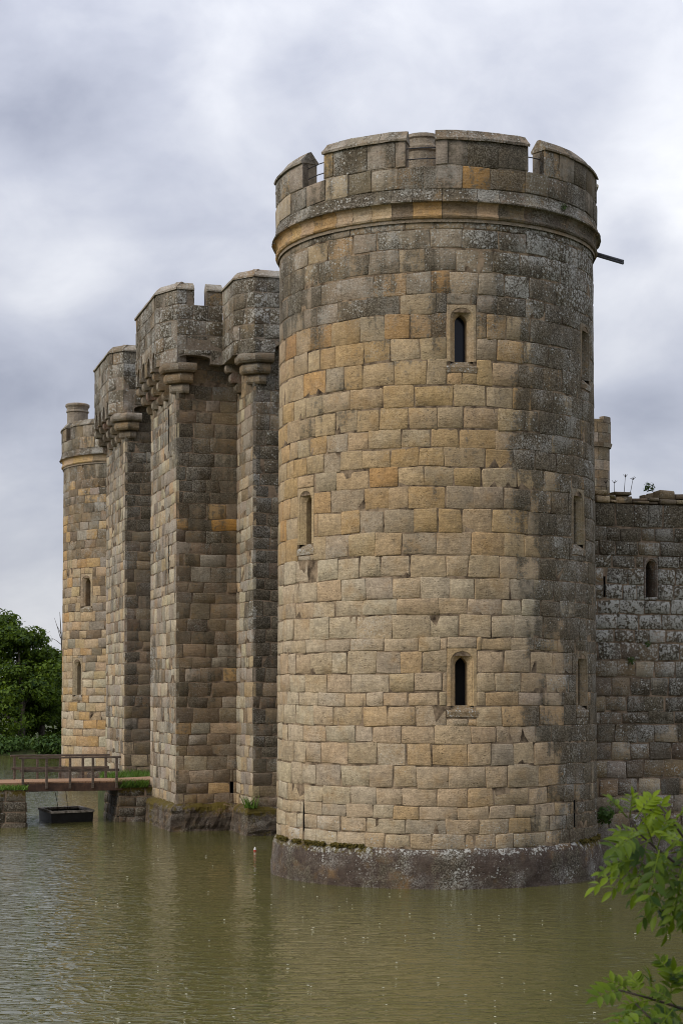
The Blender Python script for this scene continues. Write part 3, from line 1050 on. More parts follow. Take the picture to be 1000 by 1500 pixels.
def gate_tower(root, mirror, seed, full):
    """front block B plus stepped-back outer block A; mirror reflects about the gate centre"""
    r = random.Random(seed)
    mm = (lambda s: 2 * m_c - s) if mirror else (lambda s: s)

    def P(s, t, z): return ST(mm(s), t, z)

    def seg(s0, t0, s1, t1):
        """wall line listed so that 'right seen from outside' holds for either hand"""
        p, q = st2(mm(s0), t0), st2(mm(s1), t1)
        return (q, p) if not mirror else (p, q)

    Z = [0.95]
    while Z[-1] < 17.4: Z.append(Z[-1] + r.uniform(0.37, 0.56))
    Z[-1] = 17.6

    def wear_shade_for(kind):  # east kinds: dirt plus painted shade where the round tower blocks the sky
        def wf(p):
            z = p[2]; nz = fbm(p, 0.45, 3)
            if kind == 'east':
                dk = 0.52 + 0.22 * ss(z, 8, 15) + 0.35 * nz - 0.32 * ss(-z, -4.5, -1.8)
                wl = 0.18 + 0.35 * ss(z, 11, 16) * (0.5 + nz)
            elif kind == 'east_shaded':
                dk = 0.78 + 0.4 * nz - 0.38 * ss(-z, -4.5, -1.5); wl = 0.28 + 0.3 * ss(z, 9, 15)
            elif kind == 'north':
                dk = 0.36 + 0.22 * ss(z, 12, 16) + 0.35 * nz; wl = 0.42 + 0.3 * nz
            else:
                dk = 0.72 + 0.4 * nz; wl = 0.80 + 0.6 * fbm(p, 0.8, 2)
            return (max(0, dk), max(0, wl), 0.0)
        return wf

    def colr(kind, z):  # browner stone on east kinds, partly painting in their shade
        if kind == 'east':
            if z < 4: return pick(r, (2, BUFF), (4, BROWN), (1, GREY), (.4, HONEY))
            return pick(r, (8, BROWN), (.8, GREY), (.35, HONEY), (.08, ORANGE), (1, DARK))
        if kind == 'east_shaded':
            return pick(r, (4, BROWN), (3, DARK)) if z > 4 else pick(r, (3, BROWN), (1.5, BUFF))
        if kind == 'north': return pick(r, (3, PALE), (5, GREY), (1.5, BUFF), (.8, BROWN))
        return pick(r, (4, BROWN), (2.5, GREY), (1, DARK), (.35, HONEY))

    specs = []; cores = []
    faces = []
    # (segment, kind)
    if not mirror:
        faces.append((seg(sA, -2.5, sA, TA), 'east_shaded'))
        faces.append((seg(sA, TA, sB, TA), 'north'))
        faces.append((seg(sB, TA, sB, TB), 'east'))
        faces.append((seg(sB, TB, sBe, TB), 'north'))
        faces.append((seg(sBe, TB, sBe, 0.8), 'east_shaded'))
    else:
        faces.append((seg(sB, TB, sBe, TB), 'north'))
        faces.append((seg(sBe, TB, sBe, 0.8), 'east'))
        faces.append((seg(sB, TA, sB, TB), 'north'))
    for (p, q), kind in faces:
        d = q - p; L = np.linalg.norm(d)
        S, nrm = pl_frame(p, d)
        holes = []
        facing = float(np.dot(np.array([0, 0]) - p, nrm[:2])) > 0
        if not mirror and kind == 'north' and L > 4:          # tall slits on the long north front
            for (px, yt, yb) in ((246.3, 600, 660), (246.6, 788, 840)):
                t_ = None
                for k in range(200):
                    a = L * k / 200
                    w = S(a, 8, 0)
                    if project(w)[0] > px: t_ = a; Yq = w[1]; break
                if t_ is None: continue
                z1 = float(at_y(px, yt, Yq)[2]); z0 = float(at_y(px, yb, Yq)[2])
                holes.append(make_slit(root, S, t_, 0.075, z0, z1))
        if not mirror and kind == 'east':
            Yq = S(L * .8, 1, 0)[1]
            w0 = at_y(339.5, 1162, Yq); w1 = at_y(339.5, 1145, Yq)
            best = min(range(200), key=lambda k: abs(project(S(L * k / 200, 1.5, 0))[0] - 339.5))
            holes.append(make_slit(root, S, L * best / 200, 0.065, float(w0[2]), float(w1[2]), name="drain_hole"))
        if mirror and kind == 'north' and L > 4:
            for (px, yt, yb) in ((162.6, 682, 722), (176, 655, 668)):
                best = min(range(200), key=lambda k: abs(project(S(L * k / 200, 12, 0))[0] - px))
                Yq = S(L * best / 200, 8, 0)[1]
                holes.append(make_slit(root, S, L * best / 200, 0.075, float(at_y(px, yb, Yq)[2]), float(at_y(px, yt, Yq)[2])))
        if facing:
            wf = wear_shade_for(kind)
            for rc in layout(r, 0, L, Z, holes, 0.4, 1.1):
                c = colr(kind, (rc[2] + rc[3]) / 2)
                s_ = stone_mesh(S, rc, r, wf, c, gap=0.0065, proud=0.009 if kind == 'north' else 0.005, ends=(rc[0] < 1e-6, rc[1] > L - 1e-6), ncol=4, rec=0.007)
                specs.append((vis_size(s_[0], nrm),) + s_)
        nb = 8
        core_grid(S, [L * i / nb for i in range(nb + 1)], [-1.6, 1.0, 6, 12, 18.2], holes, -0.009 if facing else 0.0, M_MORTAR if kind == 'north' else M_MORTAR_D, root)
    # flat roof
    zr = 18.2
    if not mirror:
        out = [(sA + .03, -2.5), (sA + .03, TA - .03), (sB + .03, TA - .03), (sB + .03, TB - .03), (sBe - .03, TB - .03), (sBe - .03, -2.5)]
    else:
        out = [(sB + .03, -0.5), (sB + .03, TB - .03), (sBe - .03, TB - .03), (sBe - .03, -0.5)]
    mobj("roof", [P(s, t, zr) for s, t in out], [list(range(len(out)))], M_LEAD, root)

    # plinth
    if not mirror:
        pl = [(sA, -2.5), (sA, TA), (sB, TA), (sB, TB), (sBe, TB), (sBe, 0.8)]
        offd = [(-1, 0), (-1, 1), (-1, 1), (-1, 1), (1, 1), (1, 0)]
    else:
        pl = [(sB, 0.8), (sB, TB), (sBe, TB), (sBe, 0.8)]
        offd = [(-1, 0), (-1, 1), (1, 1), (1, 0)]
    # refine outline so the plinth is uneven
    pts = []; ofs = []
    for i in range(len(pl) - 1):
        n_ = 24
        for k in range(n_):
            t = k / n_
            pts.append((pl[i][0] * (1 - t) + pl[i + 1][0] * t, pl[i][1] * (1 - t) + pl[i + 1][1] * t))
            if k == 0: ofs.append(offd[i])
            else:
                e_ = (0, 1) if abs(pl[i][1] - pl[i + 1][1]) < 1e-6 else ((-1 if pl[i + 1][1] > pl[i][1] else 1), 0)
                ofs.append(e_)
    pts.append(pl[-1]); ofs.append(offd[-1])
    lev = [(0.30, -1.6), (0.28, -0.03), (0.25, 0.08), (0.27, 0.2), (0.25, 0.36), (0.26, 0.5), (0.23, 0.64), (0.24, 0.75), (0.19, 0.86), (0.08, 0.94), (-0.05, 1.0)]
    V = []
    for (s, t), (os_, ot) in zip(pts, ofs):
        for (o_, z) in lev:
            k = o_ + 0.06 * fbm((s, t, z), 1.7, 3) + 0.05 * fbm((s, t, z), 5, 2)
            V.append(P(s + os_ * k, t + ot * k, z + (0.05 * fbm((s, t, 3), 2) if z > .5 else 0)))
    m_ = len(lev)
    f = []
    for i in range(len(pts) - 1):
        for q in range(m_ - 1):
            fa = [i * m_ + q, (i + 1) * m_ + q, (i + 1) * m_ + q + 1, i * m_ + q + 1]
            f.append(fa if mirror else fa[::-1])
    wv = [(0.45 + 0.7 * fbm(p, .8), 0.28 + 0.6 * fbm(p, 1.3), 0.26 + 0.40 * ss(p[2], 0.45, 0.9) + 0.45 * fbm(p, .7)) for p in V]
    mobj("plinth", V, f, M_STONE, root, col=(0.065, 0.049, 0.036), wear=wv, smooth=False)

    # machicolated parapet ------------------------------------------------
    if not mirror:
        plan = [(12.3, -2.5), (12.3, 2.25), (13.05, 2.81), (14.87, 2.81), (14.87, 4.45), (16.0, 5.0), (20.35, 5.0), (21.05, 4.5), (21.05, 0.8)]
    else:
        plan = [(14.87, 0.8), (14.87, 4.45), (16.0, 5.0), (20.35, 5.0), (21.05, 4.5), (21.05, 0.8)]
    zb, zsill, zmt = 16.62, 18.70, 19.24
    ZP = [zb, 17.12, 17.62, 18.16, zsill]
    for i in range(len(plan) - 1):
        (s0, t0), (s1, t1) = plan[i], plan[i + 1]
        p, q = seg(s0, t0, s1, t1)
        d = q - p; L = np.linalg.norm(d)
        S, nrm = pl_frame(p, d)
        facing = float(np.dot(-p, nrm[:2])) > 0
        arches = []
        if L > 4 and abs(t0 - t1) < 1e-6:                     # long north side: machicolation arches
            n_ = 4
            for k in range(n_):
                w_ = L / n_
                arches.append((w_ * k + 0.24, w_ * (k + 1) - 0.24, zb, zb + 0.62))
        elif abs(s0 - s1) < 1e-6 and 1.2 < L < 2:
            arches.append((0.04, L - 0.42, zb - 0.01, zb + 0.30) if not mirror else (0.42, L - 0.04, zb - .01, zb + .3))
        elif abs(s0 - s1) < 1e-6 and L > 3:
            for k in range(int(L / 1.6)):
                q0 = L - 0.75 - 1.6 * k if (s0 == 12.3 or mirror and s0 == 14.87) else L - 0.6 - 1.6 * k
                b0 = q0 - 1.05
                if b0 > 0.1: arches.append((b0, q0, zb, zb + 0.36))
            if s0 == 12.3: arches = [(max(0.05, L - b - 0.0), L - a_, c_, d_) for (a_, b, c_, d_) in arches]
        # merlon layout
        if not mirror and abs(s0 - 14.87) < 1e-6 and abs(s1 - 14.87) < 1e-6: gaps = [(1.64 - 1.02 - 0.0, 1.64 - 0.60)]
        elif abs(s0 - s1) < 1e-6 and L > 3: gaps = [(L * .35, L * .35 + 0.55), (L * .75, L * .75 + .55)]
        else: gaps = []
        if gaps and not mirror and L < 2:
            # seg() runs from the wall (t = 4.45 end is second) : a measured from q
            gaps = [(L - 1.08, L - 0.64)] if np.linalg.norm(st2(mm(14.87), 2.81) - p) > 0.1 else [(0.56, 1.0)]
            gaps = [(0.62, 1.06)] if np.linalg.norm(st2(14.87, 4.45) - p) < 0.1 else [(L - 1.06, L - 0.62)]
        spans = []
        a = 0.0
        for g0, g1 in gaps: spans.append((a, g0)); a = g1
        spans.append((a, L))
        # wall slab behind the facing: front face with arched notches
        zi = zb
        outline = [(0.0, zb)]
        for (b0, b1, c0, c1) in sorted(arches):
            outline.append((b0, zb))
            rise = c1 - zb; hw = (b1 - b0) / 2; cx = (b0 + b1) / 2
            for k in range(9):
                th = math.pi * (1 - k / 8)
                outline.append((cx + hw * math.cos(th), zb + rise * (0.35 + 0.65 * math.sin(th)) if rise > .5 else zb + rise * (0.55 + .45 * math.sin(th))))
            outline.append((b1, zb))
        outline.append((L, zb))
        topl = [(L, zmt)]
        for g0, g1 in reversed(gaps): topl += [(g1, zmt), (g1, zsill), (g0, zsill), (g0, zmt)]
        topl.append((0.0, zmt))
        outline += topl
        nO = len(outline)
        V = [S(x, z, -0.012) for x, z in outline] + [S(x, z, -0.42) for x, z in outline]
        f = [list(range(nO)), [nO + k for k in range(nO)][::-1]] + [[k, nO + k, nO + (k + 1) % nO, (k + 1) % nO] for k in range(nO)]
        mobj("parapet_wall", V, f, M_STONE, root, col=(0.17, 0.135, 0.10), wear=(0.45, 0.55, 0))
        if facing:
            wf = wear_shade_for('par')
            for rc in layout(r, 0, L, ZP, [(b0 - .0, b1 + .0, c0 - .1, c1) for (b0, b1, c0, c1) in arches], 0.4, 0.95):
                s_ = stone_mesh(S, rc, r, wf, colr('par', 18), gap=0.012, proud=0.016, ends=(rc[0] < 1e-6, rc[1] > L - 1e-6), ncol=4, depth=0.05)
                specs.append((vis_size(s_[0], nrm) * 1.3,) + s_)
            for (a0, a1) in spans:
                for rc in layout(r, a0, a1, [zsill, zmt], (), 0.4, 0.9):
                    s_ = stone_mesh(S, rc, r, wf, colr('par', 18), gap=0.012, proud=0.014, ends=(abs(rc[0] - a0) < 1e-6, abs(rc[1] - a1) < 1e-6), ncol=4, depth=0.05)
                    specs.append((vis_size(s_[0], nrm) * 1.3,) + s_)
        # coping
        for (a0, a1) in spans:
            if a1 - a0 < 0.1: continue
            prof = [(-0.03, zmt - 0.004), (0.06, zmt - 0.02), (0.065, zmt + 0.04), (-0.05, zmt + 0.17), (-0.2, zmt + 0.285), (-0.28, zmt + 0.285), (-0.47, zmt + 0.06), (-0.47, zmt - 0.004)]
            k = max(1, round((a1 - a0) / 1.0))
            for j in range(k):
                c0, c1 = a0 + (a1 - a0) * j / k, a0 + (a1 - a0) * (j + 1) / k
                c0 += 0.005; c1 -= 0.005
                V = []; m_ = len(prof)
                for x, e_ in ((c0, 0), (c1, 1)):
                    for (of, z) in prof:
                        xx = x
                        if x < 0.02 and of > 0 and i > 0: xx = x - of * 0.4
                        if x > L - 0.02 and of > 0: xx = x + of * 0.4
                        V.append(S(xx, z + r.uniform(-.01, .008), of + r.uniform(-.008, .008)))
                f = [[q, m_ + q, m_ + (q + 1) % m_, (q + 1) % m_] for q in range(m_)] + [list(range(m_))[::-1], [m_ + q for q in range(m_)]]
                mobj("coping_stone", V, f, M_STONE, root, col=pick(r, (4, GREY), (1.5, BROWN)), wear=(0.42, 0.70, 0.08))

    # corbels: three bulging rolls stepping out -----------------------------
    def roll(plan_f, z0, z1, name="corbel", lo=0):
        """plan_f(o) -> outline for overhang o"""
        lv = []
        for k in range(6):
            t = k / 5
            lv.append((0.075 * math.sin(t * math.pi) ** 0.5 - 0.07, z0 + (z1 - z0) * t))
        V = []; n_ = None
        for (b, z) in lv:
            pl_ = plan_f(b); n_ = len(pl_)
            V += [P(s, t, z) for s, t in pl_]
        f = []
        for k in range(5):
            for q in range(n_):
                fa = [k * n_ + q, k * n_ + (q + 1) % n_, (k + 1) * n_ + (q + 1) % n_, (k + 1) * n_ + q]
                f.append(fa)
        f += [list(range(n_)), [5 * n_ + q for q in range(n_)]]
        wv = [(0.52 + .35 * fbm(p, 1.5), 0.45, 0) for p in V]
        return mobj(name, V, f, M_STONE, root, smooth=False, col=pick(r, (3, BROWN), (.6, [(0.17, 0.11, 0.08)]), (1, GREY)), wear=wv)

    STEP = [(0.20, 15.62, 15.96, 0.42), (0.40, 15.96, 16.32, 0.52), (0.56, 16.32, 16.64, 0.62)]

    def corner(sc, tc, sgn, we=0.42, wn_=0.85):
        """sgn -1: corner looks to smaller s; +1: to larger s"""
        for (o_, z0, z1, w) in STEP:
            def pf(b, o_=o_, w=w):
                e_ = o_ + b
                c_ = min(0.30 + e_ * 0.35, (w + e_) * 0.62)
                return [(sc - sgn * 0.05, tc - w), (sc + sgn * e_, tc - w), (sc + sgn * e_, tc + e_ - c_), (sc + sgn * (e_ - c_), tc + e_), (sc - sgn * (w * 0.6 + .1), tc + e_), (sc - sgn * (w * 0.6 + .1), tc - 0.05)]
            roll(pf, z0, z1)

    def side(s, tc):
        for (o_, z0, z1, w) in STEP:
            def pf(b, o_=o_):
                return [(s - 0.2, tc - 0.05), (s - 0.2, tc + o_ + b), (s + 0.2, tc + o_ + b), (s + 0.2, tc - 0.05)]
            roll(pf, z0, z1)

    corner(sB, TB, -1)
    corner(sBe, TB, 1)
    Ls = (20.35 - 16.0) / 4
    for k in range(1, 4): side(16.0 + Ls * k, TB)
    if not mirror:
        corner(sA, TA, -1)
        side(sB - 0.55, TA)
    wall_stones(root, specs, 300)


b_ = ST(sB + 2.6, 2.0, 0)
g1 = empty("gatehouse_tower", tuple(b_), "nearer square gatehouse tower with overhanging battlements, right behind the big round tower", "tower", "square towers flanking the gate")
gate_tower(g1, False, 31, True)
b_ = ST(2 * m_c - sB - 2.6, 2.0, 0)
g2 = empty("gatehouse_tower", tuple(b_), "farther square gatehouse tower with overhanging battlements, where the footbridge lands", "tower", "square towers flanking the gate")
gate_tower(g2, True, 37, True)

# ------------------------------------------------------------------ curtain wall to the right
cur = empty("curtain_wall", tuple(np.append(C0 - n2v * 8, 0)), "dark lichen-spotted castle wall with a ruined slit window, right of the big tower", "wall")
SC, NC = pl_frame(C0 - n2v * 3.0, -n2v)          # a = q - 3
rc_ = random.Random(5)
LQ = 16.0


def ctop(a): return 10.80 + 0.12 * fbm((a, 3, 1), 0.9, 3) - 0.012 * a


zc = [1.0]
while zc[-1] < 10.2: zc.append(zc[-1] + rc_.uniform(0.36, 0.54))
zc[-1] = 10.36


def cwear(p):
    z = p[2]; nz = fbm(p, 0.5, 3)
    dk = 0.80 + 0.8 * nz - 0.45 * ss(-z, -4.6, -2.6) + 0.42 * ss(z, 7.6, 9.6)
    wl = 0.55 + 1.2 * ss(z, 5.2, 6.3) * ss(-z, -9.3, -7.6) * (0.75 + 0.6 * nz) + 0.15 * nz
    ms = 0.24 * ss(z, 9.6, 10.3) + 0.30 * ss(-z, -1.8, -1.2)
    return (max(0, dk), wl, ms)


holes = []
rcw, chw = make_window(cur, SC, 6.56 - 3.0, 7.68, 8.72, 0.12, 0.17, 0.05, (0.12, 0.085, 0.065), (0.5, 0.5, 0), 'void', sill=False, d1=0.2, d2=0.55, apex=3.4)
holes.append(rcw)
holes.append(make_slit(cur, SC, 5.10 - 3.0, 0.026, 7.66, 8.25))
specs = []
for rc in layout(rc_, 0, LQ, zc, holes, 0.36, 0.9):
    c = pick(rc_, (5, BROWN), (1.8, DARK), (1.2, GREY), (1.2, BUFF if rc[3] < 5.0 else BROWN))
    s_ = stone_mesh(SC, rc, rc_, cwear, c, gap=0.012, proud=0.02, ncol=4, rec=0.022)
    a_m = (rc[0] + rc[1]) / 2
    specs.append((vis_size(s_[0], NC) + (1 if a_m < 5.6 else 0),) + s_)
# ragged rubble along the top
a = 0.0
while a < LQ:
    w = rc_.uniform(0.16, 0.60)
    zt = ctop(a) + rc_.uniform(-0.20, 0.06)
    zz0 = 10.36
    for kk in range(2):
        zz1 = 10.36 + (zt - 10.36) * (rc_.uniform(.35, .65) if kk == 0 else 1.0)
        for back in (0.0, -0.45, -0.9):
            sf = (lambda A_, Z_, O_, back=back: SC(A_, Z_ + rc_.uniform(-.012, .012), O_ + back - 0.03 * kk))
            s_ = stone_mesh(sf, (a, a + w, zz0, max(zz1, zz0 + .1)), rc_, lambda p: (0.45 + .4 * fbm(p, 1), 0.35, 0.38 + 0.3 * fbm(p, 0.9)), pick(rc_, (3, BROWN), (1, BUFF)), ncol=4, proud=0.07, rec=0.06, depth=0.42)
            V_, F_ = s_[0], list(s_[1])
            specs.append(((0.9 if back == 0 and a < 5.6 else 0),) + (V_, F_, s_[2], s_[3]))
        zz0 = zz1
    a += w
core_grid(SC, [LQ * i / 16 for i in range(17)], [-1.6, 1, 5, 10.34], [chw, holes[1]], -0.03, M_MORTAR_D, cur,
          extra=([SC(0, 10.36, 0), SC(LQ, 10.36, 0), SC(LQ, 10.36, -1.6), SC(0, 10.36, -1.6), SC(0, -1.6, -1.6), SC(LQ, -1.6, -1.6)], [[0, 1, 2, 3], [3, 2, 5, 4]]))
wall_stones(cur, specs, 300)
pl = []
V = []; f = []
lev = [(0.34, -1.6), (0.32, 0.0), (0.30, 0.5), (0.24, 0.9), (-0.05, 1.1)]
for i in range(41):
    a = LQ * i / 40
    for (o_, z) in lev: V.append(SC(a, z + 0.05 * fbm((a, z, 2), 1.5), o_ + 0.05 * fbm((a, z, 5), 1.3)))
m_ = len(lev)
for i in range(40):
    for q in range(m_ - 1): f.append([i * m_ + q, (i + 1) * m_ + q, (i + 1) * m_ + q + 1, i * m_ + q + 1])
mobj("plinth", V, f, M_STONE, cur, col=(0.11, 0.09, 0.07), wear=[(0.55 + .3 * fbm(p, 1), 0.35, 0.3 + 0.3 * fbm(p, .7)) for p in V])

# distant stair turret showing beside the big tower
tr = empty("stair_turret", (13.85, 96.0, 0), "slim pale turret peeping out right of the big round tower above the wall", "turret")
rt_ = random.Random(15)
TC = np.array([13.85, 96.0])
ST2, NT2, _ = cyl_frame(TC, lambda z: 1.10 if z < 18.55 else 1.17)
zt_ = [9.0]
while zt_[-1] < 18.2: zt_.append(zt_[-1] + rt_.uniform(0.42, 0.6))
zt_[-1] = 18.5
zt_ += [18.75, 19.3, 19.85, 20.28]
for z0, z1 in zip(zt_[:-1], zt_[1:]):
    nb = 9
    ph = rt_.uniform(0, 1)
    for k in range(nb):
        a0 = (k + ph) / nb * 2 * math.pi * 4.4
        a1 = (k + 1 + ph) / nb * 2 * math.pi * 4.4
        top = z1 if z1 < 20.2 else z1 + rt_.uniform(-0.28, 0.06)
        V = []
        for of in (0.0, -0.35):
            for zz in (z0 + 0.012, top - 0.012):
                for i in range(4):
                    V.append(ST2(a0 + 0.05 + (a1 - a0 - 0.1) * i / 3, zz, of))
        f = []
        for i in range(3):
            f += [[i, i + 1, 5 + i, 4 + i], [4 + i, 5 + i, 13 + i, 12 + i]]
        f += [[0, 4, 12, 8], [3, 11, 15, 7]]
        if z0 == 18.5: V = [tuple(np.array(v) + (np.array(v) - np.array([TC[0], TC[1], v[2]])) * 0.07) for v in V]
        mobj("stone", V, f, M_STONE, tr, col=pick(rt_, (3, BROWN), (2, GREY), (1, BUFF)), wear=(0.25, 0.3, 0))
lathe_stack(tr, TC[0], TC[1], [(1.04, -1.5), (1.06, 18.4), (1.10, 18.6), (1.1, 19.9), (0.5, 19.9)], 24, (0.24, 0.185, 0.13), (0.2, 0.2, 0), "wall_core", rt_)

# ------------------------------------------------------------------ bridge, abutments, path, punt
def stone_block_pier(root, outline, z0, z1, seed, batter=0.12, skip=()):
    """coursed block with stones on every side; outline in (s,t), listed so that faces look outwards"""
    r = random.Random(seed)
    specs = []
    n_ = len(outline)
    Z = [z0]
    while Z[-1] < z1 - 0.2: Z.append(Z[-1] + r.uniform(0.3, 0.42))
    Z[-1] = z1
    for i in range(n_):
        if i in skip: continue
        p, q = st2(*outline[i]), st2(*outline[(i + 1) % n_])
        d = q - p; L = np.linalg.norm(d)
        S_, nrm = pl_frame(p, d)
        S = lambda a, z, off: S_(a, z, off + batter * (z1 - z) / (z1 - z0))
        def wf(pp): return (0.80 + 0.4 * fbm(pp, .9), 0.36, 0.28 + 0.45 * ss(pp[2], z1 - .45, z1) + 0.2 * fbm(pp, .8))
        for rc in layout(r, 0, L, Z, (), 0.4, 0.95):
            s_ = stone_mesh(S, rc, r, wf, pick(r, (2, BROWN), (3, DARK)), gap=0.014, proud=0.022, ncol=4, rec=0.028, ends=(rc[0] < 1e-6, rc[1] > L - 1e-6))
            specs.append((vis_size(s_[0], nrm),) + s_)
        core_grid(S, [0, L / 2, L], [z0, z1], [], -0.03, M_MORTAR_D, root)
    V = [np.append(st2(*p), z1) for p in outline]
    mobj("fill", V, [list(range(n_))], M_SOIL, root)
    wall_stones(root, specs, 120)


ab1 = empty("abutment", tuple(ST(22.0, 5.0, 0)), "mossy stone abutment under the castle end of the footbridge, against the square tower", "abutment", "stone abutments of the footbridge")
# order so that pl_frame's right-hand normal points outwards
stone_block_pier(ab1, [(20.30, 3.9), (20.30, 5.62), (23.6, 5.62), (23.6, 3.9)][::-1], -1.2, 1.36, 41, 0.22)
ab2 = empty("abutment", tuple(ST(20, 11, 0)), "mossy stone abutment at the left edge, the outer end of the footbridge", "abutment", "stone abutments of the footbridge")
stone_block_pier(ab2, [(18.6, 9.30), (18.6, 14.0), (24.2, 14.0), (24.2, 9.30)][::-1], -1.2, 1.36, 43, 0.14)


def slab(s0, s1, t0, t1, z0, z1):
    c = ST((s0 + s1) / 2, (t0 + t1) / 2, (z0 + z1) / 2)
    return bev_box(c, np.append(u2, 0) * (s1 - s0) / 2, np.append(n2v, 0) * (t1 - t0) / 2, np.array([0, 0, (z1 - z0) / 2]), 0.008)


# gravel path either side
V = [ST(20.35, 5.5, 1.55), ST(22.6, 5.5, 1.55), ST(23.2, 3.0, 1.60), ST(25.6, 1.0, 1.63), ST(23.4, 1.0, 1.63), ST(20.9, 3.2, 1.60)]
p_ = mobj("path", V + [v - np.array([0, 0, .25]) for v in V], [[0, 1, 2, 3, 4, 5]] + [[i, 6 + i, 6 + (i + 1) % 6, (i + 1) % 6] for i in range(6)], M_PATH, kind='structure')
V = [ST(20.2, 9.2, 1.55), ST(22.7, 9.2, 1.55), ST(22.9, 14.0, 1.52), ST(20.0, 14.0, 1.52)]
p_ = mobj("path", V + [v - np.array([0, 0, .2]) for v in V], [[0, 1, 2, 3], ] + [[i, 4 + i, 4 + (i + 1) % 4, (i + 1) % 4] for i in range(4)], M_PATH, kind='structure')
# earth platform in front of the gate
V = [ST(20.9, -1.0, 1.45), ST(20.9, 5.3, 1.38), ST(28.0, 5.3, 1.38), ST(28.0, -1.0, 1.45)]
mobj("island_ground", V + [v * np.array([1, 1, 0]) + np.array([0, 0, -1.4]) for v in V], [[3, 2, 1, 0]] + [[i, 4 + i, 4 + (i + 1) % 4, (i + 1) % 4] for i in range(4)], M_SOIL, kind='structure')


def grass_patch(name, n, area_f, hmin, hmax, seed, mat=M_GRASS, wide=0.02):
    r = random.Random(seed)
    mb = MB()
    for _ in range(n):
        p = area_f(r)
        h = r.uniform(hmin, hmax); th = r.uniform(0, 6.28); w = wide * r.uniform(.6, 1.4)
        dx, dy = math.cos(th) * w, math.sin(th) * w
        lx, ly = r.uniform(-.5, .5) * h, r.uniform(-.5, .5) * h
        c = (r.random(), 0, 0)
        mb.add([(p[0] - dx, p[1] - dy, p[2]), (p[0] + dx, p[1] + dy, p[2]), (p[0] + lx + dx * .5, p[1] + ly + dy * .5, p[2] + h * .65), (p[0] + lx * 1.6, p[1] + ly * 1.6, p[2] + h)], [[0, 1, 2, 3]], c)
    o = mb.build(name, mat)
    o['kind'] = 'stuff'
    return o


o = grass_patch("grass", 2600, lambda r: ST(r.uniform(20.2, 20.95), r.uniform(4.5, 5.75), r.uniform(1.28, 1.42)), 0.08, 0.24, 51)
o['label'] = "bright grass tufts on the abutment beside the square tower"
o = grass_patch("grass", 2200, lambda r: ST(r.uniform(18.55, 20.1), r.uniform(9.2, 13.0), 1.35), 0.06, 0.2, 52)
o['label'] = "strip of green grass on the left abutment"
o = grass_patch("grass", 2600, lambda r: ST(r.uniform(23.0, 26.9), r.uniform(2.0, 5.4), 1.38), 0.12, 0.4, 53)
o['label'] = "rough grass on the small platform before the gate"

br = empty("footbridge", tuple(ST(21.4, 7.45, 0)), "small wooden footbridge with open post and rail sides over the moat", "bridge")
SN, SF = 20.3, 22.5
for k in range(14):                                      # deck boards lie across the bridge
    t0 = 5.55 + 3.75 * k / 14
    V, f = slab(SN - 0.02, SF + 0.05, t0 + 0.006, t0 + 3.75 / 14 - 0.006, 1.50, 1.565)
    mobj("plank", V, f, M_PATH, br)
for s in (SN, SF):
    V, f = slab(s - 0.07, s + 0.07, 5.5, 9.35, 1.20, 1.49)
    mobj("beam", V, f, M_WOOD_RED, br)
V, f = slab(21.3, 21.5, 5.5, 9.35, 1.22, 1.48)
mobj("beam", V, f, M_WOOD_RED, br)
for s, ts in ((SN - 0.09, (5.72, 6.62, 7.48, 8.36, 9.24)), (SF + 0.09, (5.78, 6.68, 7.56, 8.44, 9.32))):
    for t in ts:
        V, f = slab(s - 0.045, s + 0.045, t - 0.045, t + 0.045, 1.30, 2.43)
        mobj("post", V, f, M_WOOD, br)
    V, f = slab(s - 0.06, s + 0.06, ts[0] - 0.16, ts[-1] + 0.16, 2.435, 2.505)
    mobj("handrail", V, f, M_WOOD, br)
    sg = 1 if s < 21 else -1
    V, f = slab(s + sg * 0.047, s + sg * 0.085, ts[0] - 0.12, ts[-1] + 0.12, 1.93, 2.03)
    mobj("middle_rail", V, f, M_WOOD, br)

# the punt moored below
pu = empty("punt", tuple(ST(21.5, 7.5, 0)), "black flat-bottomed work punt floating below the footbridge", "boat")
q0, q1, q3 = at_z(76, 1206, 0)[:2], at_z(136, 1203.2, 0)[:2], at_z(57.5, 1199.5, 0)[:2]
ex = q1 - q0
ey = q3 - q0
ey = ey / np.linalg.norm(ey) * 2.3
q2 = q1 + ey


def punt_ring(inset, z, flare=0.0):
    c = (q0 + q2) / 2
    out = []
    for p in (q0, q1, q2, q3 if False else q0 + ey):
        d = p - c
        l = np.linalg.norm(d)
        out.append(np.append(c + d * (1 + flare - inset / l * 1.3), z))
    return out


rings = [punt_ring(0.10, -0.18), punt_ring(0, -0.05), punt_ring(0, 0.36, 0.03), punt_ring(0.07, 0.36, 0.03), punt_ring(0.08, -0.08)]
V = [p for rg in rings for p in rg]
f = [[3, 2, 1, 0]]
for k in range(4):
    for i in range(4): f.append([k * 4 + i, k * 4 + (i + 1) % 4, (k + 1) * 4 + (i + 1) % 4, (k + 1) * 4 + i])
f.append([16, 17, 18, 19])
hull = mobj("hull", V, f, M_TAR, pu)
R0, R1 = punt_ring(-0.04, 0.365, 0.03), punt_ring(0.13, 0.365, 0.03)
for i in range(4):
    a, b, c, d = R0[i], R0[(i + 1) % 4], R1[(i + 1) % 4], R1[i]
    up = np.array([0, 0, 0.085])
    mobj("gunwale", [a, b, c, d, a + up, b + up, c + up, d + up], [[4, 5, 6, 7], [0, 1, 5, 4], [2, 3, 7, 6], [0, 3, 2, 1], [1, 2, 6, 5], [3, 0, 4, 7]], M_RIM, pu)
cx = np.append((q0 + q2) / 2, 0.2)
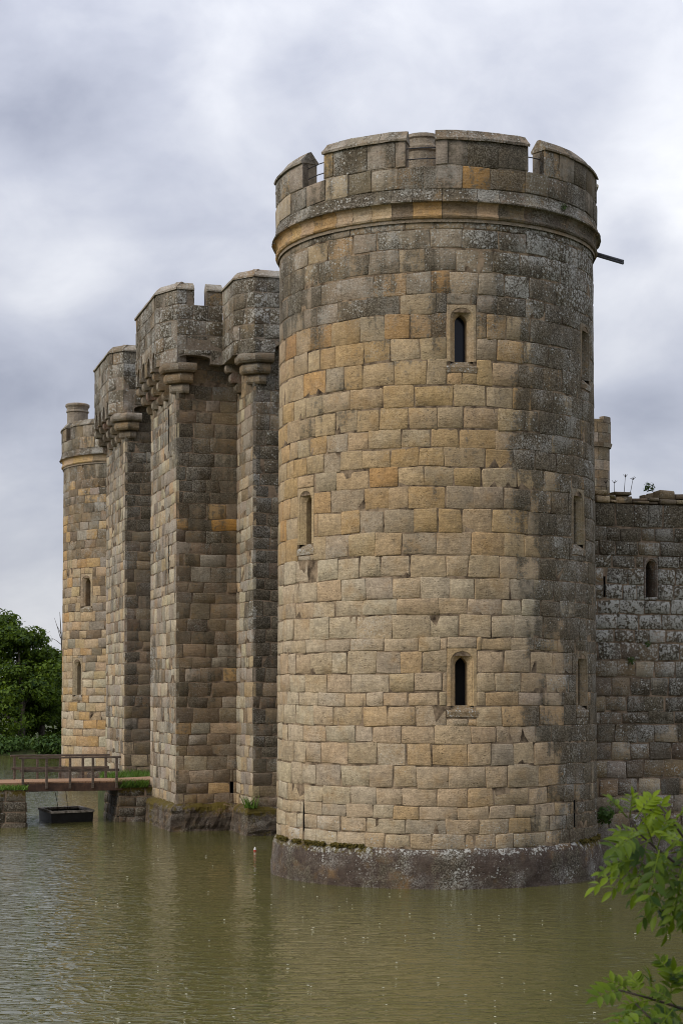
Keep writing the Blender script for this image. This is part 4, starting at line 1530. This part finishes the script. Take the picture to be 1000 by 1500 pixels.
for k in (-0.45, 0.35):
    V, f = bev_box(cx + np.append(ey, 0) * k * 0.6 + np.array([0, 0, .03]), np.append(ex, 0) * 0.45, np.append(ey, 0) * 0.07, np.array([0, 0, 0.02]), 0.006)
    mobj("seat", V, f, M_WOOD_RED, pu)
for px, dx, lab in ((86, 0.0, "thin rope hanging from the footbridge beam to the punt, the left one"), (101, 0.0, "thin rope hanging straight down from the footbridge beam to the punt, the right one")):
    top = ST(20.35, 8.03 if px == 86 else 7.62, 1.2)
    bot = np.append((q0 + q2) / 2 + (np.array([-.35, .4]) if px == 86 else np.array([0.1, -0.2])), 0.32)
    mid = (top + bot) / 2 + np.array([0.02, 0, -0.06])
    V, f = tube([top, mid, bot], 0.010, 6)
    o = mobj("mooring_rope", V, f, M_ROPE)
    tag(o, lab, "rope", "ropes holding the punt")

# little mooring float near the tower
bp_ = at_z(373.5, 1247, 0)
bo = empty("float", tuple(bp_), "tiny white and red float on the water left of the big tower", "float")
M_WHITE = simple("white_paint", (0.75, 0.74, 0.70), 0.5, (0.6, 0.58, 0.55), 9)
M_RED = simple("red_paint", (0.45, 0.06, 0.03), 0.5, (0.3, 0.04, 0.03), 9)


def lathe(cx, cy, prof, n):
    V = []; f = []
    for k in range(n):
        th = 2 * math.pi * k / n
        for rr_, z in prof: V.append((cx + rr_ * math.cos(th), cy + rr_ * math.sin(th), z))
    m_ = len(prof)
    for k in range(n):
        k2 = (k + 1) % n
        for q in range(m_ - 1): f.append([k * m_ + q, k2 * m_ + q, k2 * m_ + q + 1, k * m_ + q + 1])
    return V, f


V, f = lathe(bp_[0], bp_[1], [(0.0, -.06), (0.04, -.05), (0.05, 0.0), (0.04, 0.05)], 10)
mobj("bulb", V, f, M_RED, bo, smooth=True)
V, f = lathe(bp_[0], bp_[1], [(0.04, 0.05), (0.03, 0.09), (0.014, 0.13), (0.0, 0.14)], 10)
mobj("cap", V, f, M_WHITE, bo, smooth=True)

r = random.Random(140)
mb = MB()
for _ in range(120):
    px, py = r.uniform(120, 990), 1225 + 275 * r.random() ** 1.6
    p = at_z(px, py, 0.004)
    if np.linalg.norm(p[:2] - C0) < 4.75 or (p[:2] - C0) @ u2 > 12.3 and (p[:2] - C0) @ n2v < 5.6: continue
    s_ = r.uniform(.010, .028); th = r.uniform(0, 6.28)
    a = np.array([math.cos(th), math.sin(th), 0]) * s_ * 1.7; b = np.array([-math.sin(th), math.cos(th), 0]) * s_
    mb.add([p + a, p + b, p - a, p - b, p + np.array([0, 0, .006])], [[0, 1, 4], [1, 2, 4], [2, 3, 4], [3, 0, 4]])
o = mb.build("floating_flecks", simple("pale_seed_fluff", (0.62, 0.60, 0.50), 0.9, (0.35, 0.33, 0.2), 30))
o['kind'] = 'stuff'
o['label'] = "pale flecks of fluff and leaf scattered on the moat water"

# ------------------------------------------------------------------ vegetation on the far bank
def leaf_cloud(mb, r, c, rx, ry, rz, n, size, up=0.5):
    for _ in range(n):
        while True:
            d = np.array([r.uniform(-1, 1), r.uniform(-1, 1), r.uniform(-1, 1)])
            l = np.linalg.norm(d)
            if 0.05 < l < 1: break
        d = d / l * (l ** 0.4)
        p = c + d * np.array([rx, ry, rz])
        nrm = d * 0.8 + np.array([r.gauss(0, .5), r.gauss(0, .5), r.gauss(0, .5) + up])
        nrm /= np.linalg.norm(nrm)
        a = np.cross(nrm, [r.gauss(0, 1), r.gauss(0, 1), r.gauss(0, 1)]); a /= np.linalg.norm(a)
        b = np.cross(nrm, a)
        s = size * r.uniform(0.55, 1.3)
        v = [p + a * s, p + b * s * 0.6 + nrm * s * .12, p - a * s, p - b * s * 0.6 + nrm * s * .12]
        mb.add(v, [[0, 1, 2, 3]], (min(1, max(0, r.gauss(.38, .26))), 0, 0))


def far_tree(px, top_y, Y, spread, label, seed, nclump=46, leaf=0.17):
    r = random.Random(seed)
    base = at_y(px, 1100, Y)
    gz = ground_z(base[0], Y)
    top = at_y(px, top_y, Y)[2]
    root = empty("tree", (base[0], Y, gz), label, "tree", "trees on the far bank")
    hgt = top - gz
    tp = [np.array([base[0], Y, gz - .3])]
    for k in range(1, 6):
        tp.append(np.array([base[0] + r.uniform(-.25, .25), Y + r.uniform(-.25, .25), gz + hgt * 0.78 * k / 5]))
    V, f = tube(tp, [0.34, 0.28, 0.22, 0.17, 0.11, 0.05], 7)
    mobj("trunk", V, f, M_BARK, root, smooth=True)
    mb = MB()
    for k in range(9):
        z = r.uniform(.25, .7); b0 = tp[min(5, int(z * 5 / .78))]
        th = r.uniform(0, 6.28)
        e_ = b0 + np.array([math.cos(th) * spread * .6, math.sin(th) * spread * .6, hgt * .16])
        V, f = tube([b0, (b0 + e_) / 2 + np.array([0, 0, -.2]), e_], [0.11, 0.07, 0.025], 5)
        mb.add(V, f)
    mb.build("limbs", M_BARK, root)
    mb = MB()
    for k in range(nclump):
        t = r.random() ** 0.8
        z = gz + hgt * (0.03 + 0.91 * t)
        prof = spread * (0.55 + 0.6 * math.sin(math.pi * (0.18 + 0.72 * t))) * (1.0 if t < .6 else 1.0 - (t - .6) * 1.55)
        th = r.uniform(0, 6.28)
        rad = prof * math.sqrt(r.random()) * 0.92
        c = np.array([base[0] + math.cos(th) * rad, Y + math.sin(th) * rad, z])
        q = r.uniform(0.55, 1.2)
        leaf_cloud(mb, r, c, q * 1.25, q * 1.25, q * 0.75, 210, leaf)
    o = mb.build("crown", M_TREE, root)
    return root


far_tree(-22, 872, 142, 4.6, "tallest dark tree on the far bank at the left edge of the picture", 61, 75)
far_tree(30, 914, 140, 3.6, "dark leafy tree on the far bank between the tall edge tree and the lower tree", 62, 60)
far_tree(62, 944, 143, 3.0, "lower rounded dark tree on the far bank beside the distant round tower", 63, 55)
far_tree(100, 975, 146, 3.2, "tree top mostly hidden behind the left side of the distant round tower", 64, 40)
# bare twigs of a thin tree by the tower
bt = at_y(89, 1090, 150)
root = empty("bare_tree", (bt[0], 150, ground_z(bt[0], 150)), "thin leafless twigs rising beside the distant round tower above the dark trees", "tree")
gz = ground_z(bt[0], 150)
V, f = tube([np.array([bt[0], 150, gz]), np.array([bt[0] + .1, 150, gz + 8]), np.array([bt[0] - .1, 150, gz + 11.2])], [0.12, 0.08, 0.02], 6)
mobj("trunk", V, f, M_BARK, root)
mb = MB()
for (x1, y1, x0, y0_) in ((75, 934, 90, 944), (71, 950, 88, 962), (83, 915, 90, 930), (80, 905, 89, 935), (70, 945, 80, 968)):
    a, b = at_y(x0, y0_, 150), at_y(x1, y1, 150)
    V, f = tube([a, (a + b) / 2 + np.array([0, 0, .06]), b], [0.035, 0.025, 0.012], 5)
    mb.add(V, f)
mb.build("twigs", M_BARK, root)

r = random.Random(70)
mb = MB()
for k in range(240):
    x = r.uniform(-42, -18); y = r.uniform(134.0, 137.5)
    h = 0.9 + 0.55 * fbm((x, y, 0), .35, 3)
    leaf_cloud(mb, r, np.array([x, y, 0.25 + h * r.uniform(.2, 1.0)]), .9, .7, .6, 60, 0.17)
o = mb.build("hedge", M_HEDGE, origin=(-30, 136, 0))
tag(o, "low bushy green growth along the far water's edge under the trees", "hedge")

# ------------------------------------------------------------------ plants on the masonry
def tuft(name, p, nrm, n, size, label, cat, mat, seed, group=None):
    r = random.Random(seed)
    mb = MB()
    for _ in range(n):
        d = np.array([r.gauss(0, 1), r.gauss(0, 1), r.gauss(0, 1)]); d /= np.linalg.norm(d)
        q = p + d * size * r.random() ** .5 + nrm * size * .35
        nn = d + nrm + np.array([r.gauss(0, .4), r.gauss(0, .4), r.gauss(0, .4)]); nn /= np.linalg.norm(nn)
        a = np.cross(nn, [r.gauss(0, 1), r.gauss(0, 1), 1]); a /= np.linalg.norm(a)
        b = np.cross(nn, a); s = size * 0.28
        mb.add([q + a * s, q + b * s * .5, q - a * s, q - b * s * .5], [[0, 1, 2, 3]], (r.random() * .8, 0, 0))
    o = mb.build(name, mat)
    tag(o, label, cat, group)
    return o


tuft("wall_plant", SC(5.88 - 3, 5.84, 0.05), NC, 60, 0.12, "lower dark leafy plant rooted in the castle wall right of the tower", "plant", M_HEDGE, 81, "plants growing out of the wall")
tuft("wall_plant", SC(6.42 - 3, 6.32, 0.05), NC, 60, 0.10, "upper dark leafy plant rooted in the castle wall below the ruined slit window", "plant", M_HEDGE, 82, "plants growing out of the wall")
tuft("wall_plant", SC(5.02 - 3, 1.45, 0.1), NC, 140, 0.26, "bushy dark plant at the foot of the wall in the corner with the big tower", "plant", M_HEDGE, 83, "plants growing out of the wall")
tuft("wall_plant", SP0(aof0(825, 316, 4.5), 17.50, 0.10), np.array([0, 0, 1.0]), 70, 0.10, "tiny green tuft growing on the moulding under the battlements of the big round tower", "plant", M_HEDGE, 85, "plants growing out of the wall")
pt = SC(6.62 - 3, ctop(3.6) + 0.10, -0.25)
tuft("shrub", pt, np.array([0, 0, 1.0]), 110, 0.17, "small green shrub sprouting from the top of the castle wall", "shrub", M_HEDGE, 84)
for i, (q, hh, dead) in enumerate(((5.32, 0.20, "short dry weed stalk on the wall top nearest the big tower"), (5.55, 0.22, "dry weed stalk on the wall top, second from the big tower"),
                                   (5.86, 0.42, "tallest dry weed stalk with a flat flower head on the wall top"), (6.06, 0.34, "leaning dry weed stalk on the wall top beside the small shrub"))):
    b = SC(q - 3, ctop(q - 3) - 0.02, -0.3)
    root = empty("weed", tuple(b), dead, "weed", "dry weeds on the wall top")
    t = b + np.array([0.04 * (i - 1), 0, hh + .08])
    V, f = tube([b, (b + t) / 2, t], [0.010, 0.008, 0.006], 5)
    mobj("stem", V, f, M_ROPE, root)
    mb = MB()
    rr = random.Random(90 + i)
    for k in range(7):
        e_ = t + np.array([rr.uniform(-.09, .09), rr.uniform(-.05, .05), rr.uniform(-.01, .05)])
        V, f = tube([t - np.array([0, 0, .05]), e_], [0.006, 0.006], 4)
        mb.add(V, f)
    mb.build("flower_head", M_ROPE, root)
# grass tuft where the gatehouse plinth meets its step
pg = ST(sA - 0.12, TA + 0.12, 0.95)
o = grass_patch("grass_tuft", 90, lambda r: pg + np.array([r.gauss(0, .1), r.gauss(0, .1), 0]), 0.15, 0.5, 95, M_GRASS, 0.02)
o['label'] = "tuft of grass on the mossy plinth corner of the nearer gatehouse tower"
# moss cushions along the big tower's plinth ledge
r = random.Random(97)
mb = MB()
for k in range(1500):
    f_ = r.choice([r.uniform(-74, -62), r.uniform(-58, -22), r.uniform(-58, -22), r.uniform(58, 84)])
    p = S0(math.radians(f_) * 4.4, 0.0, 0)
    q = C0 + (p[:2] - C0) * (4.43 + r.uniform(-.03, .06)) / np.linalg.norm(p[:2] - C0)
    if fbm((f_ * .12, 0, 0), 1.0, 2) < -0.12: continue
    s = r.uniform(.02, .045); z = 0.99 + r.uniform(-.03, .07)
    th = r.uniform(0, 6.28)
    a = np.array([math.cos(th), math.sin(th), r.uniform(-.4, .4)]) * s
    b = np.array([-math.sin(th), math.cos(th), r.uniform(-.4, .4)]) * s
    c = np.array([q[0], q[1], z])
    mb.add([c + a, c + b, c - a, c - b, c + np.array([0, 0, s * 1.1])], [[0, 1, 4], [1, 2, 4], [2, 3, 4], [3, 0, 4]], (r.random(), 0, 0))
o = mb.build("moss", M_MOSS)
o['kind'] = 'stuff'
o['label'] = "brown moss along the plinth ledge of the big round tower"

# ------------------------------------------------------------------ foreground ash sapling
sp_root = empty("ash_sapling", (1.45, 5.0, ground_z(1.45, 5.0)), "leafy young ash in the lower right foreground, bright green feathered leaves", "tree")
gz = ground_z(1.45, 5.0)
trunk = [np.array([1.45, 5.0, gz - .1]), np.array([1.40, 5.02, gz + .5]), np.array([1.36, 4.98, gz + 1.1]), np.array([1.30, 5.0, gz + 1.9]), np.array([1.28, 5.02, gz + 2.5])]
V, f = tube(trunk, [0.028, 0.025, 0.02, 0.014, 0.008], 8)
mobj("trunk", V, f, M_TWIG, sp_root, smooth=True)
branches = [  # pixel polylines with distance
    [(1065, 1320, 5.0), (1000, 1273, 4.98), (960, 1242, 4.95), (936, 1222, 4.93), (918, 1195, 4.92)],
    [(1065, 1300, 5.05), (1005, 1285, 5.1), (950, 1280, 5.15), (915, 1262, 5.15)],
    [(1065, 1500, 5.0), (1000, 1478, 4.9), (950, 1462, 4.85), (905, 1450, 4.82)],
    [(1065, 1330, 5.0), (1010, 1240, 5.0), (985, 1205, 5.0), (965, 1180, 5.0)],
    [(1065, 1545, 5.0), (1010, 1530, 4.8), (960, 1500, 4.8), (930, 1470, 4.8)],
    [(1065, 1300, 5.0), (1020, 1320, 4.9), (985, 1330, 4.9), (965, 1335, 4.9)]]
for b in branches:
    pts = [at_y(*q) for q in b]
    pts[0] = np.array([1.36, 4.98, pts[0][2]]) if True else pts[0]
    V, f = tube(pts, [0.007, 0.0048, 0.0036, 0.0026, 0.002][:len(pts)], 6)
    mobj("branch", V, f, M_TWIG, sp_root, smooth=True)


def ash_leaf(base, tip, sag, r, npair=4, tone=0.5):
    """one feathered leaf: rachis, pairs of leaflets, end leaflet"""
    mb = MB()
    ax = tip - base
    L = np.linalg.norm(ax)
    up = np.array([r.gauss(0, .35), -0.55 + r.gauss(0, .3), 0.75])
    def pt(t): return base + ax * t + np.array([0, 0, -sag * t * t * L])
    V, f = tube([pt(0), pt(.33), pt(.66), pt(1)], [0.0022, 0.0018, 0.0014, 0.001], 4)
    mb.add(V, f, (.75, 0, 0))
    def leaflet(p, d, ln, wd):
        d = d / np.linalg.norm(d)
        side = np.cross(d, up); side /= np.linalg.norm(side)
        nr = np.cross(side, d)
        prof = [(0, .06), (.18, .62), (.42, 1.0), (.68, .78), (.88, .34), (1, 0.02)]
        V = []
        dr = r.uniform(.12, .38)
        for (t, w) in prof:
            c = p + d * ln * t - nr * dr * ln * t * t
            V += [c - side * wd * w + nr * wd * w * .35, c, c + side * wd * w + nr * wd * w * .35]
        f = []
        for k in range(len(prof) - 1):
            f += [[k * 3, k * 3 + 1, k * 3 + 4, k * 3 + 3], [k * 3 + 1, k * 3 + 2, k * 3 + 5, k * 3 + 4]]
        tn = min(1, max(0, tone + r.gauss(0, .17)))
        mb.add(V, f, (tn, 0, 0))
    side0 = np.cross(ax / L, up); side0 /= np.linalg.norm(side0)
    for k in range(npair):
        t = 0.28 + 0.64 * k / (npair - 1) if npair > 1 else .5
        ln = L * (0.33 + 0.11 * math.sin(math.pi * (k + .5) / npair)) * r.uniform(.85, 1.1)
        for sg in (-1, 1):
            leaflet(pt(t), ax / L * 0.62 + side0 * sg * 0.85 + np.array([r.gauss(0, .1), r.gauss(0, .1), r.gauss(0, .1)]), ln, ln * 0.21)
    leaflet(pt(1.0), ax / L + np.array([0, 0, -.2]), L * .36, L * .075)
    return mb.build("leaf", M_LEAF, sp_root, smooth=True)


r = random.Random(121)
leaves = [((930, 1262), (872, 1283), .8), ((928, 1260), (880, 1262), .5), ((938, 1222), (898, 1235), .45), ((930, 1208), (905, 1262), .4),
          ((918, 1198), (893, 1166), .6), ((922, 1198), (925, 1160), .75), ((930, 1200), (955, 1158), .85), ((935, 1210), (968, 1165), .8),
          ((940, 1215), (915, 1222), .55), ((948, 1230), (930, 1290), .35), ((955, 1236), (945, 1200), .7), ((962, 1242), (975, 1195), .5),
          ((965, 1245), (950, 1305), .3), ((975, 1252), (1000, 1195), .55), ((985, 1260), (960, 1318), .3), ((990, 1265), (1005, 1225), .4),
          ((1000, 1272), (985, 1335), .25), ((1005, 1275), (1010, 1340), .3), ((960, 1280), (925, 1302), .4), ((975, 1282), (940, 1330), .3),
          ((995, 1285), (975, 1345), .2), ((985, 1205), (968, 1215), .5), ((985, 1205), (1005, 1180), .6), ((1000, 1225), (980, 1240), .4),
          ((1000, 1300), (1000, 1340), .25), ((990, 1318), (974, 1348), .25), ((968, 1335), (948, 1312), .35),
          ((985, 1240), (955, 1262), .3), ((1005, 1250), (985, 1290), .35), ((945, 1225), (905, 1205), .6), ((950, 1280), (908, 1290), .5),
          ((915, 1452), (875, 1446), .5), ((925, 1455), (895, 1425), .7), ((940, 1460), (925, 1418), .65), ((955, 1463), (950, 1412), .5),
          ((965, 1466), (935, 1492), .35), ((980, 1470), (985, 1415), .45), ((990, 1474), (960, 1440), .4), ((1000, 1478), (975, 1510), .3),
          ((1000, 1478), (1010, 1425), .4), ((940, 1478), (900, 1482), .45), ((955, 1495), (915, 1512), .4), ((975, 1510), (945, 1535), .3),
          ((1005, 1450), (985, 1418), .35), ((1010, 1455), (1005, 1415), .3), ((930, 1470), (895, 1500), .4), ((1000, 1500), (970, 1480), .3),
          ((985, 1478), (955, 1510), .35), ((960, 1465), (918, 1465), .55)]
for k in range(12):                                      # the denser inner foliage
    if k < 8:
        bx, by = r.uniform(935, 1010), r.uniform(1195, 1300)
    else:
        bx, by = r.uniform(925, 1010), r.uniform(1435, 1510)
    th = r.uniform(0, 6.28)
    leaves.append(((bx, by), (bx + 48 * math.cos(th) - 8, by + 42 * math.sin(th) + 4), r.uniform(.1, .75)))
for (b, t, tone) in leaves:
    Y = 4.95 + r.uniform(-.22, .25)
    ash_leaf(at_y(b[0], b[1], Y), at_y(t[0], t[1], Y + r.uniform(-.10, .06)), r.uniform(.1, .35), r, r.choice([4, 5, 5]), min(1, max(0, tone * 1.15 - 0.08)))
